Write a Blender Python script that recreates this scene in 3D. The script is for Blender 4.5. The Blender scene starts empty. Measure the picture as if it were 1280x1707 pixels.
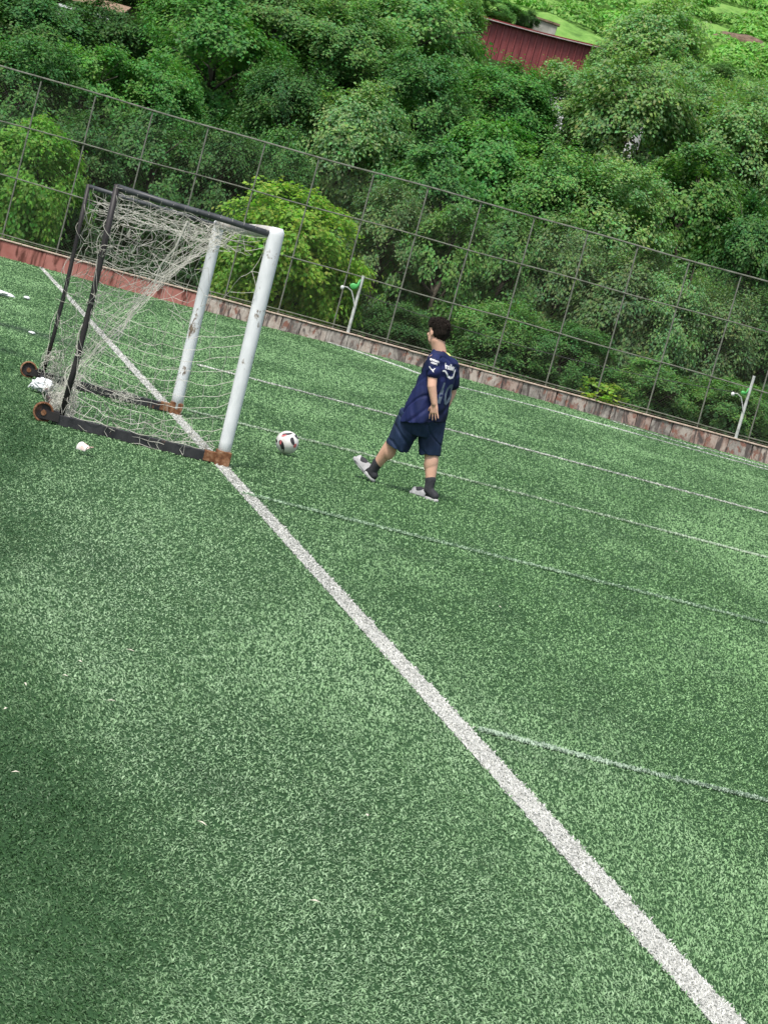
import bpy, bmesh, math, random
import numpy as np
from mathutils import Vector, Matrix, bvhtree

SC = bpy.context.scene
COL = SC.collection
rng = np.random.default_rng(7)
random.seed(7)
R_ = math.radians

# ---------------------------------------------------------------- camera
cam = bpy.data.cameras.new('camera')
camo = bpy.data.objects.new('camera', cam)
COL.objects.link(camo)
cam.sensor_fit = 'VERTICAL'
cam.sensor_height = 36.0
cam.sensor_width = 36.0
cam.lens = 3270.0 / 1707.0 * 36.0
cam.clip_start = 0.1
cam.clip_end = 1500
PITCH = math.atan(345 / 3270.0)
camo.matrix_world = (Matrix.Translation((0, 0, 1.68)) @ Matrix.Rotation(math.pi / 2 - PITCH, 4, 'X')
                     @ Matrix.Rotation(R_(15.3), 4, 'Z'))
SC.camera = camo

# ---------------------------------------------------------------- daylight (thin overcast)
SUN_EL, SUN_AZ = R_(62), R_(205)       # azimuth measured clockwise from +Y
w = bpy.data.worlds.new('World')
SC.world = w
w.use_nodes = True
nt = w.node_tree
nt.nodes.clear()
sky = nt.nodes.new('ShaderNodeTexSky')
sky.sky_type = 'NISHITA'
sky.sun_disc = False
sky.sun_elevation = SUN_EL
sky.sun_rotation = SUN_AZ
sky.air_density = 1.0
sky.dust_density = 3.0
bgn = nt.nodes.new('ShaderNodeBackground')
bgn.inputs['Strength'].default_value = 0.068
wo = nt.nodes.new('ShaderNodeOutputWorld')
hsv = nt.nodes.new('ShaderNodeHueSaturation')       # thin cloud greys the blue of the sky
hsv.inputs['Saturation'].default_value = .60
nt.links.new(sky.outputs[0], hsv.inputs['Color'])
nt.links.new(hsv.outputs[0], bgn.inputs[0])
nt.links.new(bgn.outputs[0], wo.inputs[0])
sun = bpy.data.lights.new('sun', 'SUN')
sun.energy = 1.5
sun.angle = R_(12)
sun.color = (1.0, 0.96, 0.89)
suno = bpy.data.objects.new('sun', sun)
COL.objects.link(suno)
sd = Vector((math.sin(SUN_AZ) * math.cos(SUN_EL), math.cos(SUN_AZ) * math.cos(SUN_EL), math.sin(SUN_EL)))
suno.rotation_euler = sd.to_track_quat('Z', 'Y').to_euler()
suno.location = (0, 0, 60)
vs = SC.view_settings
vs.view_transform = 'Standard'
vs.look = 'None'
vs.exposure = 1.36
vs.gamma = 1.0
vs.use_curve_mapping = False
SC.cycles.max_bounces = 6
SC.cycles.transparent_max_bounces = 8

# ---------------------------------------------------------------- helpers
def link(o, parent=None):
    COL.objects.link(o)
    if parent is not None:
        o.parent = parent
    return o

def tag(o, label=None, cat=None, group=None, kind=None):
    if label: o['label'] = label
    if cat: o['category'] = cat
    if group: o['group'] = group
    if kind: o['kind'] = kind
    return o

def empty(name, loc=(0, 0, 0), rz=0, label=None, cat=None, group=None):
    o = bpy.data.objects.new(name, None)
    link(o)
    o.empty_display_size = 0.2
    o.location = loc
    o.rotation_euler = (0, 0, rz)
    return tag(o, label, cat, group)

def mesh_obj(name, me, parent=None):
    o = bpy.data.objects.new(name, me)
    return link(o, parent)

class MB:
    """collects vertices and faces for one mesh"""
    def __init__(s):
        s.v = []; s.f = []; s.m = []
    def add(s, vs_, fs, mi=0):
        b = len(s.v)
        s.v.extend([tuple(map(float, p)) for p in vs_])
        s.f.extend([tuple(b + i for i in f) for f in fs])
        s.m.extend([mi] * len(fs))
    def box(s, x0, x1, y0, y1, z0, z1, mi=0):
        s.add([(x0, y0, z0), (x1, y0, z0), (x1, y1, z0), (x0, y1, z0), (x0, y0, z1), (x1, y0, z1), (x1, y1, z1), (x0, y1, z1)],
              [(0, 3, 2, 1), (4, 5, 6, 7), (0, 1, 5, 4), (1, 2, 6, 5), (2, 3, 7, 6), (3, 0, 4, 7)], mi)
    def tube(s, pts, r, n=6, caps=True, mi=0, aspect=1.0):
        pts = [np.array(p, float) for p in pts]
        rs = r if hasattr(r, '__len__') else [r] * len(pts)
        rings = []
        prev = None
        for i, p in enumerate(pts):
            t = pts[min(i + 1, len(pts) - 1)] - pts[max(i - 1, 0)]
            L = np.linalg.norm(t)
            t = t / L if L > 1e-9 else np.array([0, 0, 1.])
            if prev is None:
                a = np.array([0, 0, 1.]) if abs(t[2]) < .9 else np.array([1., 0, 0])
            else:
                a = prev
            u = a - t * np.dot(a, t)
            u /= (np.linalg.norm(u) + 1e-12)
            prev = u
            v = np.cross(t, u)
            rings.append([p + (u * math.cos(2 * math.pi * k / n) + v * math.sin(2 * math.pi * k / n) * aspect) * rs[i] for k in range(n)])
        vs_ = [q for rg in rings for q in rg]
        fs = []
        for i in range(len(pts) - 1):
            for k in range(n):
                k2 = (k + 1) % n
                fs.append((i * n + k, i * n + k2, (i + 1) * n + k2, (i + 1) * n + k))
        if caps:
            fs.append(tuple(range(n - 1, -1, -1)))
            fs.append(tuple((len(pts) - 1) * n + k for k in range(n)))
        s.add(vs_, fs, mi)
    def ellip(s, c, r, nu=14, nv=9, rot=None, mi=0):
        vs_ = []; fs = []
        c = np.array(c, float)
        for j in range(nv + 1):
            th = math.pi * j / nv
            for i in range(nu):
                ph = 2 * math.pi * i / nu
                q = np.array([r[0] * math.sin(th) * math.cos(ph), r[1] * math.sin(th) * math.sin(ph), r[2] * math.cos(th)])
                if rot is not None: q = rot @ q
                vs_.append(c + q)
        for j in range(nv):
            for i in range(nu):
                i2 = (i + 1) % nu
                fs.append((j * nu + i, (j + 1) * nu + i, (j + 1) * nu + i2, j * nu + i2))
        s.add(vs_, fs, mi)
    def mesh(s, name, mats=None, smooth=False):
        me = bpy.data.meshes.new(name)
        me.from_pydata(s.v, [], s.f)
        for m in (mats or []): me.materials.append(m)
        if mats and len(mats) > 1:
            me.polygons.foreach_set('material_index', s.m)
        if smooth:
            me.polygons.foreach_set('use_smooth', [True] * len(s.f))
        me.update()
        return me
    def build(s, name, mat, parent=None, smooth=False):
        mats = mat if isinstance(mat, (list, tuple)) else [mat]
        return mesh_obj(name, s.mesh(name, mats, smooth), parent)

def bevel(o, wd, seg=2):
    m = o.modifiers.new('bevel', 'BEVEL')
    m.width = wd; m.segments = seg; m.limit_method = 'ANGLE'
    return o

def np_mesh(name, V, F, mat, face_col=None, smooth=False):
    """fast mesh from numpy arrays; F is (n,3) or (n,4)"""
    me = bpy.data.meshes.new(name)
    n, k = F.shape
    me.vertices.add(len(V)); me.loops.add(n * k); me.polygons.add(n)
    me.vertices.foreach_set('co', np.ascontiguousarray(V, np.float32).ravel())
    me.loops.foreach_set('vertex_index', np.ascontiguousarray(F, np.int32).ravel())
    me.polygons.foreach_set('loop_start', np.arange(0, n * k, k, dtype=np.int32))
    if smooth: me.polygons.foreach_set('use_smooth', np.ones(n, bool))
    me.update(calc_edges=True)
    if mat: me.materials.append(mat)
    if face_col is not None:
        at = me.attributes.new('tint', 'FLOAT_COLOR', 'FACE')
        c = np.ones((n, 4), np.float32); c[:, :3] = face_col
        at.data.foreach_set('color', c.ravel())
    return me

def hash2(ix, iy, seed=0):
    h = (ix.astype(np.int64) * 374761393 + iy.astype(np.int64) * 668265263 + seed * 144269504) & 0xffffffff
    h = ((h ^ (h >> 13)) * 1274126177) & 0xffffffff
    return ((h ^ (h >> 16)) & 0xffff) / 65535.0

def vnoise(x, y, seed=0):
    ix = np.floor(x).astype(np.int64); iy = np.floor(y).astype(np.int64)
    fx = x - ix; fy = y - iy
    fx = fx * fx * (3 - 2 * fx); fy = fy * fy * (3 - 2 * fy)
    a = hash2(ix, iy, seed); b = hash2(ix + 1, iy, seed); c = hash2(ix, iy + 1, seed); d = hash2(ix + 1, iy + 1, seed)
    return (a * (1 - fx) + b * fx) * (1 - fy) + (c * (1 - fx) + d * fx) * fy

def fbm(x, y, oct=4, seed=0):
    s = 0; a = .5; t = 0
    for i in range(oct):
        s = s + a * vnoise(x * 2 ** i + 17.3 * i, y * 2 ** i + 9.1 * i, seed + i); t += a; a *= .55
    return s / t

# ---------------------------------------------------------------- materials
def mat(name, col=(.5, .5, .5), rough=.7, metal=0.0, spec=.5):
    m = bpy.data.materials.new(name)
    m.use_nodes = True
    b = m.node_tree.nodes['Principled BSDF']
    b.inputs['Base Color'].default_value = (*col, 1)
    b.inputs['Roughness'].default_value = rough
    b.inputs['Metallic'].default_value = metal
    b.inputs['Specular IOR Level'].default_value = spec
    return m, m.node_tree, b

def ramp_noise(t, scale, stops, detail=6, rough=.6, coord='Object', dist=0.0, stretch=(1, 1, 1)):
    tc = t.nodes.new('ShaderNodeTexCoord')
    mp = t.nodes.new('ShaderNodeMapping')
    mp.inputs['Scale'].default_value = stretch
    n = t.nodes.new('ShaderNodeTexNoise')
    n.inputs['Scale'].default_value = scale
    n.inputs['Detail'].default_value = detail
    n.inputs['Roughness'].default_value = rough
    n.inputs['Distortion'].default_value = dist
    r = t.nodes.new('ShaderNodeValToRGB')
    e = r.color_ramp.elements
    e[0].position, e[0].color = stops[0][0], (*stops[0][1], 1)
    e[1].position, e[1].color = stops[-1][0], (*stops[-1][1], 1)
    for p, c in stops[1:-1]:
        q = e.new(p); q.color = (*c, 1)
    t.links.new(tc.outputs[coord], mp.inputs[0]); t.links.new(mp.outputs[0], n.inputs[0]); t.links.new(n.outputs['Fac'], r.inputs[0])
    return r.outputs[0], n.outputs['Fac']

def mixc(t, fac, a, b, mode='MIX'):
    m = t.nodes.new('ShaderNodeMix'); m.data_type = 'RGBA'; m.blend_type = mode
    for s_, v in ((0, fac), (6, a), (7, b)):
        if hasattr(v, 'default_value'): t.links.new(v, m.inputs[s_])
        elif s_ == 0: m.inputs[0].default_value = v
        else: m.inputs[s_].default_value = (*v, 1)
    return m.outputs[2]

def bump(t, b, h, strength=.3, dist=.01):
    n = t.nodes.new('ShaderNodeBump')
    n.inputs['Strength'].default_value = strength
    n.inputs['Distance'].default_value = dist
    t.links.new(h, n.inputs['Height']); t.links.new(n.outputs[0], b.inputs['Normal'])

def noisy(name, stops, scale=8, rough=.7, metal=0, spec=.4, bmp=.2, bd=.01, stretch=(1, 1, 1), detail=6, coord='Object', dist=0):
    m, t, b = mat(name, rough=rough, metal=metal, spec=spec)
    c, f = ramp_noise(t, scale, stops, stretch=stretch, detail=detail, coord=coord, dist=dist)
    t.links.new(c, b.inputs['Base Color'])
    if bmp: bump(t, b, f, bmp, bd)
    return m

def leafmat(name, col, var, rough=.55, trans=.35, spec=.35):
    """leaf: base colour times per-leaf tint, some light passing through"""
    m, t, b = mat(name, col, rough, spec=spec)
    a = t.nodes.new('ShaderNodeAttribute'); a.attribute_name = 'tint'
    oi = t.nodes.new('ShaderNodeObjectInfo')
    hs = t.nodes.new('ShaderNodeHueSaturation')
    mr = t.nodes.new('ShaderNodeMapRange')
    mr.inputs['To Min'].default_value = 1 - var; mr.inputs['To Max'].default_value = 1 + var
    t.links.new(oi.outputs['Random'], mr.inputs[0]); t.links.new(mr.outputs[0], hs.inputs['Value'])
    c = mixc(t, 1.0, a.outputs['Color'], col, 'MULTIPLY')
    t.links.new(c, hs.inputs['Color'])
    t.links.new(hs.outputs[0], b.inputs['Base Color'])
    tr = t.nodes.new('ShaderNodeBsdfTranslucent')
    c2 = mixc(t, 1.0, hs.outputs[0], (1.15, 1.35, .6), 'MULTIPLY')
    t.links.new(c2, tr.inputs[0])
    mx = t.nodes.new('ShaderNodeMixShader'); mx.inputs[0].default_value = trans
    out = t.nodes['Material Output']
    t.links.new(b.outputs[0], mx.inputs[1]); t.links.new(tr.outputs[0], mx.inputs[2]); t.links.new(mx.outputs[0], out.inputs[0])
    return m

def bladestuff(name, rough=.45, trans=.2, spec=.5):
    m, t, b = mat(name, (1, 1, 1), rough, spec=spec)
    a = t.nodes.new('ShaderNodeAttribute'); a.attribute_name = 'tint'
    t.links.new(a.outputs['Color'], b.inputs['Base Color'])
    tr = t.nodes.new('ShaderNodeBsdfTranslucent')
    t.links.new(a.outputs['Color'], tr.inputs[0])
    mx = t.nodes.new('ShaderNodeMixShader'); mx.inputs[0].default_value = trans
    t.links.new(b.outputs[0], mx.inputs[1]); t.links.new(tr.outputs[0], mx.inputs[2]); t.links.new(mx.outputs[0], t.nodes['Material Output'].inputs[0])
    return m
# ================================================================= terrain
FA = R_(3.182)                         # the fence and wall run 3.2 degrees off the X axis
FO = np.array([-11.971, 53.764]); FU = np.array([math.cos(FA), math.sin(FA)]); FN = np.array([-math.sin(FA), math.cos(FA)])
GA = R_(14.0)                          # goal line direction
GP = np.array([-1.397, 16.064, 0.0]); GB = np.array([-math.cos(GA), -math.sin(GA), 0.0]); GW = np.array([-math.sin(GA), math.cos(GA), 0.0])

def sstep(a, b, x):
    t = np.clip((x - a) / (b - a), 0, 1)
    return t * t * (3 - 2 * t)

def gz(x, y):
    """ground height: a crown in the pitch near the wall, the hill beyond the fence"""
    x = np.asarray(x, float); y = np.asarray(y, float)
    v = (x - FO[0]) * FN[0] + (y - FO[1]) * FN[1]          # distance beyond the wall face
    z = 0.10 * np.exp(-((x - 1.0) / 6.5) ** 2) * sstep(26, 54, y) * (1 - sstep(0.5, 3, v))
    hill = .385 * np.maximum(v - 8.2, 0)
    hill = np.where(v > 95, .385 * 86.8 + .12 * (v - 95), hill)
    z = z + hill + (fbm(x * .16, y * .16, 3, 3) - .5) * 1.1 * sstep(5, 16, v)
    return z

def grid_mesh(name, xs, ys, m, zf=gz, dz=0.0):
    X, Y = np.meshgrid(xs, ys)
    Z = zf(X, Y) + dz
    V = np.stack([X, Y, Z], -1).reshape(-1, 3)
    nx, ny = len(xs), len(ys)
    i, j = np.meshgrid(np.arange(nx - 1), np.arange(ny - 1))
    a = (j * nx + i).ravel()
    F = np.stack([a, a + 1, a + nx + 1, a + nx], -1)
    return np_mesh(name, V, F, m, smooth=True)

# turf base: the backing and infill under the blades
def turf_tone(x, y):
    """turf wear, plus the sheen of flattened nap put into colour: 0 dark .. 1 pale. Bands follow the goal line direction"""
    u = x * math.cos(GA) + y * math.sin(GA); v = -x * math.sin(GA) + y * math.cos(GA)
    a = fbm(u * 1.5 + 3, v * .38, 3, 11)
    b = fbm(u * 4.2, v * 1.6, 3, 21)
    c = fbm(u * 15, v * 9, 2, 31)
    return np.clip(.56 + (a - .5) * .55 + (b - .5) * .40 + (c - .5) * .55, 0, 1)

m_turf, t, b = mat('turf_backing', (.04, .09, .04), .9, spec=.1)
geo = t.nodes.new('ShaderNodeNewGeometry')
mp = t.nodes.new('ShaderNodeMapping'); mp.inputs['Rotation'].default_value = (0, 0, -GA)
t.links.new(geo.outputs['Position'], mp.inputs[0])
def gn(scale, st, detail=5):
    m2 = t.nodes.new('ShaderNodeMapping'); m2.inputs['Scale'].default_value = st
    n = t.nodes.new('ShaderNodeTexNoise'); n.inputs['Scale'].default_value = scale; n.inputs['Detail'].default_value = detail
    t.links.new(mp.outputs[0], m2.inputs[0]); t.links.new(m2.outputs[0], n.inputs[0]); return n.outputs['Fac']
n1 = gn(.5, (1.6, .5, 1)); n2 = gn(11, (1, .5, 1), 8); n3 = gn(60, (1, .35, 1), 3)
r = t.nodes.new('ShaderNodeValToRGB')
r.color_ramp.elements[0].position = .3; r.color_ramp.elements[0].color = (.020, .052, .021, 1)
r.color_ramp.elements[1].position = .72; r.color_ramp.elements[1].color = (.042, .096, .040, 1)
mm = t.nodes.new('ShaderNodeMath'); mm.operation = 'MULTIPLY_ADD'; mm.inputs[1].default_value = .45
m3 = t.nodes.new('ShaderNodeMath'); m3.operation = 'MULTIPLY_ADD'; m3.inputs[1].default_value = .35
m4 = t.nodes.new('ShaderNodeMath'); m4.operation = 'MULTIPLY'; m4.inputs[1].default_value = .22
t.links.new(n3, m4.inputs[0]); t.links.new(n2, m3.inputs[0]); t.links.new(m4.outputs[0], m3.inputs[2])
t.links.new(n1, mm.inputs[0]); t.links.new(m3.outputs[0], mm.inputs[2]); t.links.new(mm.outputs[0], r.inputs[0])
t.links.new(r.outputs[0], b.inputs['Base Color'])
bump(t, b, n2, .6, .03)

xs = np.concatenate([np.linspace(-90, -22, 18), np.linspace(-20, 20, 60), np.linspace(22, 90, 18)])
pitch = mesh_obj('pitch_ground', grid_mesh('pitch_ground', xs, np.concatenate([np.linspace(-30, 0, 6), np.linspace(2, 56.5, 60)]), m_turf))
tag(pitch, 'green artificial turf football pitch', None, None, 'structure')

m_soil = noisy('hill_soil', [(.3, (.012, .02, .008)), (.55, (.03, .055, .014)), (.75, (.06, .045, .025))], 1.2, .95, spec=.1, bmp=.6, bd=.1)
hx = np.concatenate([np.linspace(-160, -40, 20), np.linspace(-36, 36, 90), np.linspace(40, 160, 20)])
hy = np.concatenate([np.linspace(54.2, 110, 110), np.linspace(112, 190, 40), np.linspace(200, 420, 10)])
hill = mesh_obj('hillside', grid_mesh('hillside', hx, hy, m_soil, dz=-.03))
tag(hill, 'dark soil and grass of the hillside under the trees', None, None, 'structure')

# ================================================================= artificial turf blades
def goal_line_x(y):
    return GP[0] - (y - GP[1]) * math.tan(GA)

LINES = {   # measured centre lines of the thin older markings and the touchline (x, y), half width, strength
    'penalty_marking': ([(-3.2, 28.75), (-2.44, 28.948), (-.192, 29.442), (1.496, 29.901), (5.79, 30.604), (9.0, 31.2)], .05, 1.2),
    'goal_area_marking': ([(-2.25, 20.42), (-1.701, 20.55), (-.371, 20.958), (1.202, 21.354), (4.28, 21.88), (7, 22.4)], .045, 1.0),
    'old_marking': ([(-1.05, 14.45), (-.945, 14.497), (.979, 14.88), (3.148, 15.341), (5, 15.7)], .045, .85),
    'faint_marking': ([(.64, 8.29), (.75, 8.30), (1.25, 8.33), (1.956, 8.456), (3, 8.62)], .032, .8),
}
def line_dist(pts, x, y):
    d = np.full(x.shape, 1e9)
    for (x0, y0), (x1, y1) in zip(pts[:-1], pts[1:]):
        dx, dy = x1 - x0, y1 - y0; L2 = dx * dx + dy * dy
        s = np.clip(((x - x0) * dx + (y - y0) * dy) / L2, 0, 1)
        d = np.minimum(d, np.hypot(x - x0 - s * dx, y - y0 - s * dy))
    return d

def blades(x, y, col, sc, zoff, lean, seedr):
    """short curled ribbons: two triangles folded at the middle"""
    n = len(x)
    L = (.012 + .010 * seedr.random(n)) * sc ** .32
    W = (.0021 + .0012 * seedr.random(n)) * sc
    th = seedr.random(n) * 2 * np.pi
    ln = lean * (.55 + .9 * seedr.random(n))
    # a nap direction that turns slowly over the pitch, mixed with random
    nap = fbm(x * .8, y * .35, 2, 41) * 7
    th = np.where(seedr.random(n) < .45, nap + (seedr.random(n) - .5) * 1.6, th)
    dx, dy = np.cos(th), np.sin(th)
    ph = seedr.random(n) * 2 * np.pi
    px, py = np.cos(ph), np.sin(ph)
    z0 = gz(x, y) + zoff
    b1 = np.stack([x, y, z0], -1)
    mz = L * .55 * np.cos(ln * .5); mr = L * .55 * np.sin(ln * .5)
    mx_, my_ = x + dx * mr, y + dy * mr
    c1 = np.stack([mx_ - px * W, my_ - py * W, z0 + mz], -1); c2 = np.stack([mx_ + px * W, my_ + py * W, z0 + mz], -1)
    tz = mz + L * .45 * np.cos(ln * 1.3); trr = mr + L * .5 * np.sin(np.minimum(ln * 1.3, 1.7))
    tp = np.stack([x + dx * trr, y + dy * trr, z0 + np.maximum(tz, .004)], -1)
    V = np.stack([b1, c2, c1, tp], 1).reshape(-1, 3)
    k = np.arange(n)[:, None] * 4
    F = np.stack([k + [[0, 1, 2]], k + [[2, 1, 3]]], 1).reshape(-1, 3)
    return V, F, np.repeat(col, 2, 0)

def sample(N, d0, d1, p, r):
    """distances with density falling as D^-p inside a wedge wider than the view"""
    e = 2 - p
    a = r.random(N)
    D = (d0 ** e + a * (d1 ** e - d0 ** e)) ** (1 / e) if abs(e) > 1e-6 else d0 * (d1 / d0) ** a
    x = (r.random(N) * 2 - 1) * (.29 * D + .55)
    return x + 0.02 * D - .1, D

mb_ = bladestuff('turf_blade', rough=.5, trans=.18, spec=.35)
mbw = bladestuff('painted_blade', rough=.6, trans=.12, spec=.3)
r1 = np.random.default_rng(5)
N = 860000
bx_, by_ = sample(N, 3.6, 55.2, 1.95, r1)
sc = (by_ / 5.2) ** .80
sc = np.maximum(sc, .85)
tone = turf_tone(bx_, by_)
# drag streaks and darker dirt near the back of the goal and bottom left
u_ = bx_ * math.cos(R_(-16)) + by_ * math.sin(R_(-16)); v_ = -bx_ * math.sin(R_(-16)) + by_ * math.cos(R_(-16))
streak = np.exp(-((v_ - 23.2 - 1.8 * (fbm(u_ * .5, v_ * .1, 2, 3) - .5)) / .55) ** 2) + np.exp(-((v_ - 19.1 - 1.6 * (fbm(u_ * .5, v_ * .1, 2, 8) - .5)) / .4) ** 2)
streak *= sstep(-3.4, -5.2, bx_) * (by_ > 15)
dirt = sstep(.60, .78, fbm(bx_ * 2.2 + 5, by_ * 1.1, 4, 77)) * .45
n_ = r1.random(N)
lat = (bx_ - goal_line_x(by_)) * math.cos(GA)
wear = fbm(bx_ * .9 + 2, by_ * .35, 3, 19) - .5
band = np.exp(-((lat + 2.02 - .02 * (by_ - 9) + wear * .8) / .36) ** 2) * sstep(26, 17, by_) + .7 * np.exp(-((lat + 1.72 + wear * .8) / .26) ** 2) * sstep(7.4, 5.6, by_)  # dark strips: dirt plus the shade of turned nap, put into blade colour
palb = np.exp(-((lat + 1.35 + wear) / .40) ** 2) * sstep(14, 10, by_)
mixv = np.clip(tone * .75 + (n_ - .5) * .56 + .27 - .50 * band + .12 * palb, 0, 1)  # paler mix paints the sheen of flattened blades, besides wear
zone = sstep(2.5, -1.5, bx_ - goal_line_x(by_)) * sstep(22, 9, by_)          # greyer blades outside the goal line, fading out with distance
zone = (.25 + .75 * zone)[:, None]
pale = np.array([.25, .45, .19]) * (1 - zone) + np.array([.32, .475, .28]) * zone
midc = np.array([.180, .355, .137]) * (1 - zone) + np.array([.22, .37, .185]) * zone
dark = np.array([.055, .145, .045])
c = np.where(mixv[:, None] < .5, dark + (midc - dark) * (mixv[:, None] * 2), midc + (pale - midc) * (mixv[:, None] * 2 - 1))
gry = np.array([.05, .075, .06])
dd = np.clip(dirt * r1.random(N) + .85 * np.minimum(streak, 1), 0, .9)[:, None]
c = c * (1 - dd) + gry * dd
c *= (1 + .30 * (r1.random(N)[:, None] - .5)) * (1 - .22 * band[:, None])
lined = np.abs(bx_ - goal_line_x(by_)) * math.cos(GA)
edge = .062 + .012 * (fbm(by_ * 9, bx_ * 9, 2, 6) - .5) + r1.normal(0, .005, N)
is_goal_line = lined < edge
keep = ~is_goal_line
other = {}
for nm, (pts, hw, st) in LINES.items():
    dln = line_dist(pts, bx_, by_)
    sel = (dln < hw * (1 + .5 * r1.normal(0, .4, N))) & (r1.random(N) < st * (.55 + .75 * fbm(bx_ * 3, by_ * 3, 3, 55))) & keep
    other[nm] = sel
    keep = keep & ~sel
lean_ = 1.12 + .35 * tone
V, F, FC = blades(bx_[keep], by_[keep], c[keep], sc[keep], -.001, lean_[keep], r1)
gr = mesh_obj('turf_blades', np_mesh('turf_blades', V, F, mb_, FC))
tag(gr, 'short curled green artificial grass blades covering the pitch', None, None, 'stuff')

m_line = noisy('line_paint', [(.35, (.42, .45, .42)), (.6, (.72, .73, .72))], 60, .8, bmp=.4, bd=.004, coord='Object')
m_line2 = noisy('worn_line_paint', [(.4, (.10, .24, .11)), (.62, (.48, .58, .52))], 18, .8, bmp=.4, bd=.004)
def strip(pts, hw, m, name, dz=.004, wob=0.0):
    P = []
    for (x0, y0), (x1, y1) in zip(pts[:-1], pts[1:]):
        n = max(2, int(math.hypot(x1 - x0, y1 - y0) / .5))
        P += [(x0 + (x1 - x0) * k / n, y0 + (y1 - y0) * k / n) for k in range(n)]
    P.append(pts[-1])
    P = np.array(P)
    T = np.gradient(P, axis=0); T /= np.linalg.norm(T, axis=1)[:, None]
    Nn = np.stack([-T[:, 1], T[:, 0]], -1)
    A = P + Nn * hw; B = P - Nn * hw
    V = np.concatenate([np.c_[A, gz(A[:, 0], A[:, 1]) + dz], np.c_[B, gz(B[:, 0], B[:, 1]) + dz]])
    k = np.arange(len(P) - 1); n = len(P)
    F = np.stack([k, k + n, k + n + 1, k + 1], -1)
    return V, F

def marking(name, pts, hw, sel, white, label, m, solid=True):
    V, F = strip(pts, hw, m, name)
    F = np.concatenate([F[:, [0, 1, 2]], F[:, [0, 2, 3]]])
    FC = np.tile(np.array(white) * .8, (len(F), 1))
    if sel is not None and sel.any():
        k = np.where(sel)[0]
        reps = 2 if solid else 1
        kk = np.tile(k, reps)
        xx = bx_[kk] + r1.normal(0, .006, len(kk)) * (reps > 1); yy = by_[kk] + r1.normal(0, .02, len(kk)) * (reps > 1)
        if solid:
            ok = np.abs(xx - goal_line_x(yy)) * math.cos(GA) < .066
            xx, yy, kk = xx[ok], yy[ok], kk[ok]
        cw = np.array(white) * (1 - .42 * r1.random(len(kk))[:, None] ** 2.0)
        V2, F2, C2 = blades(xx, yy, cw, sc[kk], 0.0, lean_[kk], r1)
        F = np.concatenate([F, F2 + len(V)]); FC = np.concatenate([FC, C2]); V = np.concatenate([V, V2])
    o = mesh_obj(name, np_mesh(name, V, F, m, FC))
    return tag(o, label, None, None, 'structure')

y_end = 52.9
marking('goal_line', [(goal_line_x(3.0), 3.0), (goal_line_x(y_end), y_end)], .06, is_goal_line, (.66, .67, .63), 'wide white goal line running from the foreground under both goal posts', mbw)
labs = {'penalty_marking': 'thin white line crossing the pitch behind the boy at thigh height', 'goal_area_marking': 'thin pale line passing just behind the ball and the feet of the boy',
        'old_marking': 'faint worn line crossing in front of the boy', 'faint_marking': 'faintest bluish line branching off the goal line in the foreground'}
def along(pts, per_m, hw, r):
    P = np.array(pts, float); sg = np.hypot(*np.diff(P, axis=0).T); cum = np.r_[0, np.cumsum(sg)]
    n = int(cum[-1] * per_m); s_ = r.random(n) * cum[-1]
    x = np.interp(s_, cum, P[:, 0]); y = np.interp(s_, cum, P[:, 1])
    k = np.clip(np.searchsorted(cum, s_) - 1, 0, len(sg) - 1)
    nx = -np.diff(P[:, 1])[k] / sg[k]; ny = np.diff(P[:, 0])[k] / sg[k]
    o = r.uniform(-1, 1, n) * hw * (1 + .25 * r.normal(size=n))
    return x + nx * o, y + ny * o
def worn_line(nm, pts, hw, per_m, wc, cover, label):
    x, y = along(pts, per_m, hw, r1)
    k = r1.random(len(x)) < cover + (1 - cover) * np.clip(fbm(x * 1.3, y * 1.3, 3, 55) * 2.2 - .5, 0, 1)
    x, y = x[k], y[k]
    cw = np.array(wc) * (1 - .3 * r1.random(len(x))[:, None])
    s_ = np.maximum((y / 5.2) ** .86, .85)
    V2, F2, C2 = blades(x, y, cw, s_, .008 if y.mean() > 12 else .004, np.full(len(x), 1.1), r1)
    o = mesh_obj(nm, np_mesh(nm, V2, F2, mbw, C2)); tag(o, label, None, None, 'structure')
worn_line('penalty_marking', LINES['penalty_marking'][0], .060, 1100, (.74, .77, .70), 1.0, labs['penalty_marking'])
worn_line('goal_area_marking', LINES['goal_area_marking'][0], .050, 1000, (.50, .62, .46), .85, labs['goal_area_marking'])
worn_line('old_marking', LINES['old_marking'][0], .05, 1100, (.40, .56, .39), .65, labs['old_marking'])
worn_line('faint_marking', LINES['faint_marking'][0], .028, 2200, (.42, .55, .42), .2, labs['faint_marking'])
FAR = {
    'touchline': ([(-2.9, 56.2 - 1.6), (-1.85, 52.9), (-.9, 50.6), (-.15, 48.7), (.854, 46.9), (3.106, 48.2), (5.924, 48.8), (9.276, 50.0), (16, 51.4)], .05, 'white touchline curving along the far side near the wall'),
    'corner_marking': ([(5.3, 53.4), (6.2, 52.6), (7.1, 51.9), (7.6, 51.6)], .045, 'short white stroke of marking at the foot of the wall on the right'),
    'outer_marking': ([(7.6, 52.6), (8.6, 52.3), (9.6, 51.9)], .035, 'very thin broken line outside the touchline on the right'),
}
for nm, (pts, hw, lb) in FAR.items():
    worn_line(nm, pts, hw * 1.3, 800, (.72, .76, .70), .85 if nm == 'touchline' else .8, lb)

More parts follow.
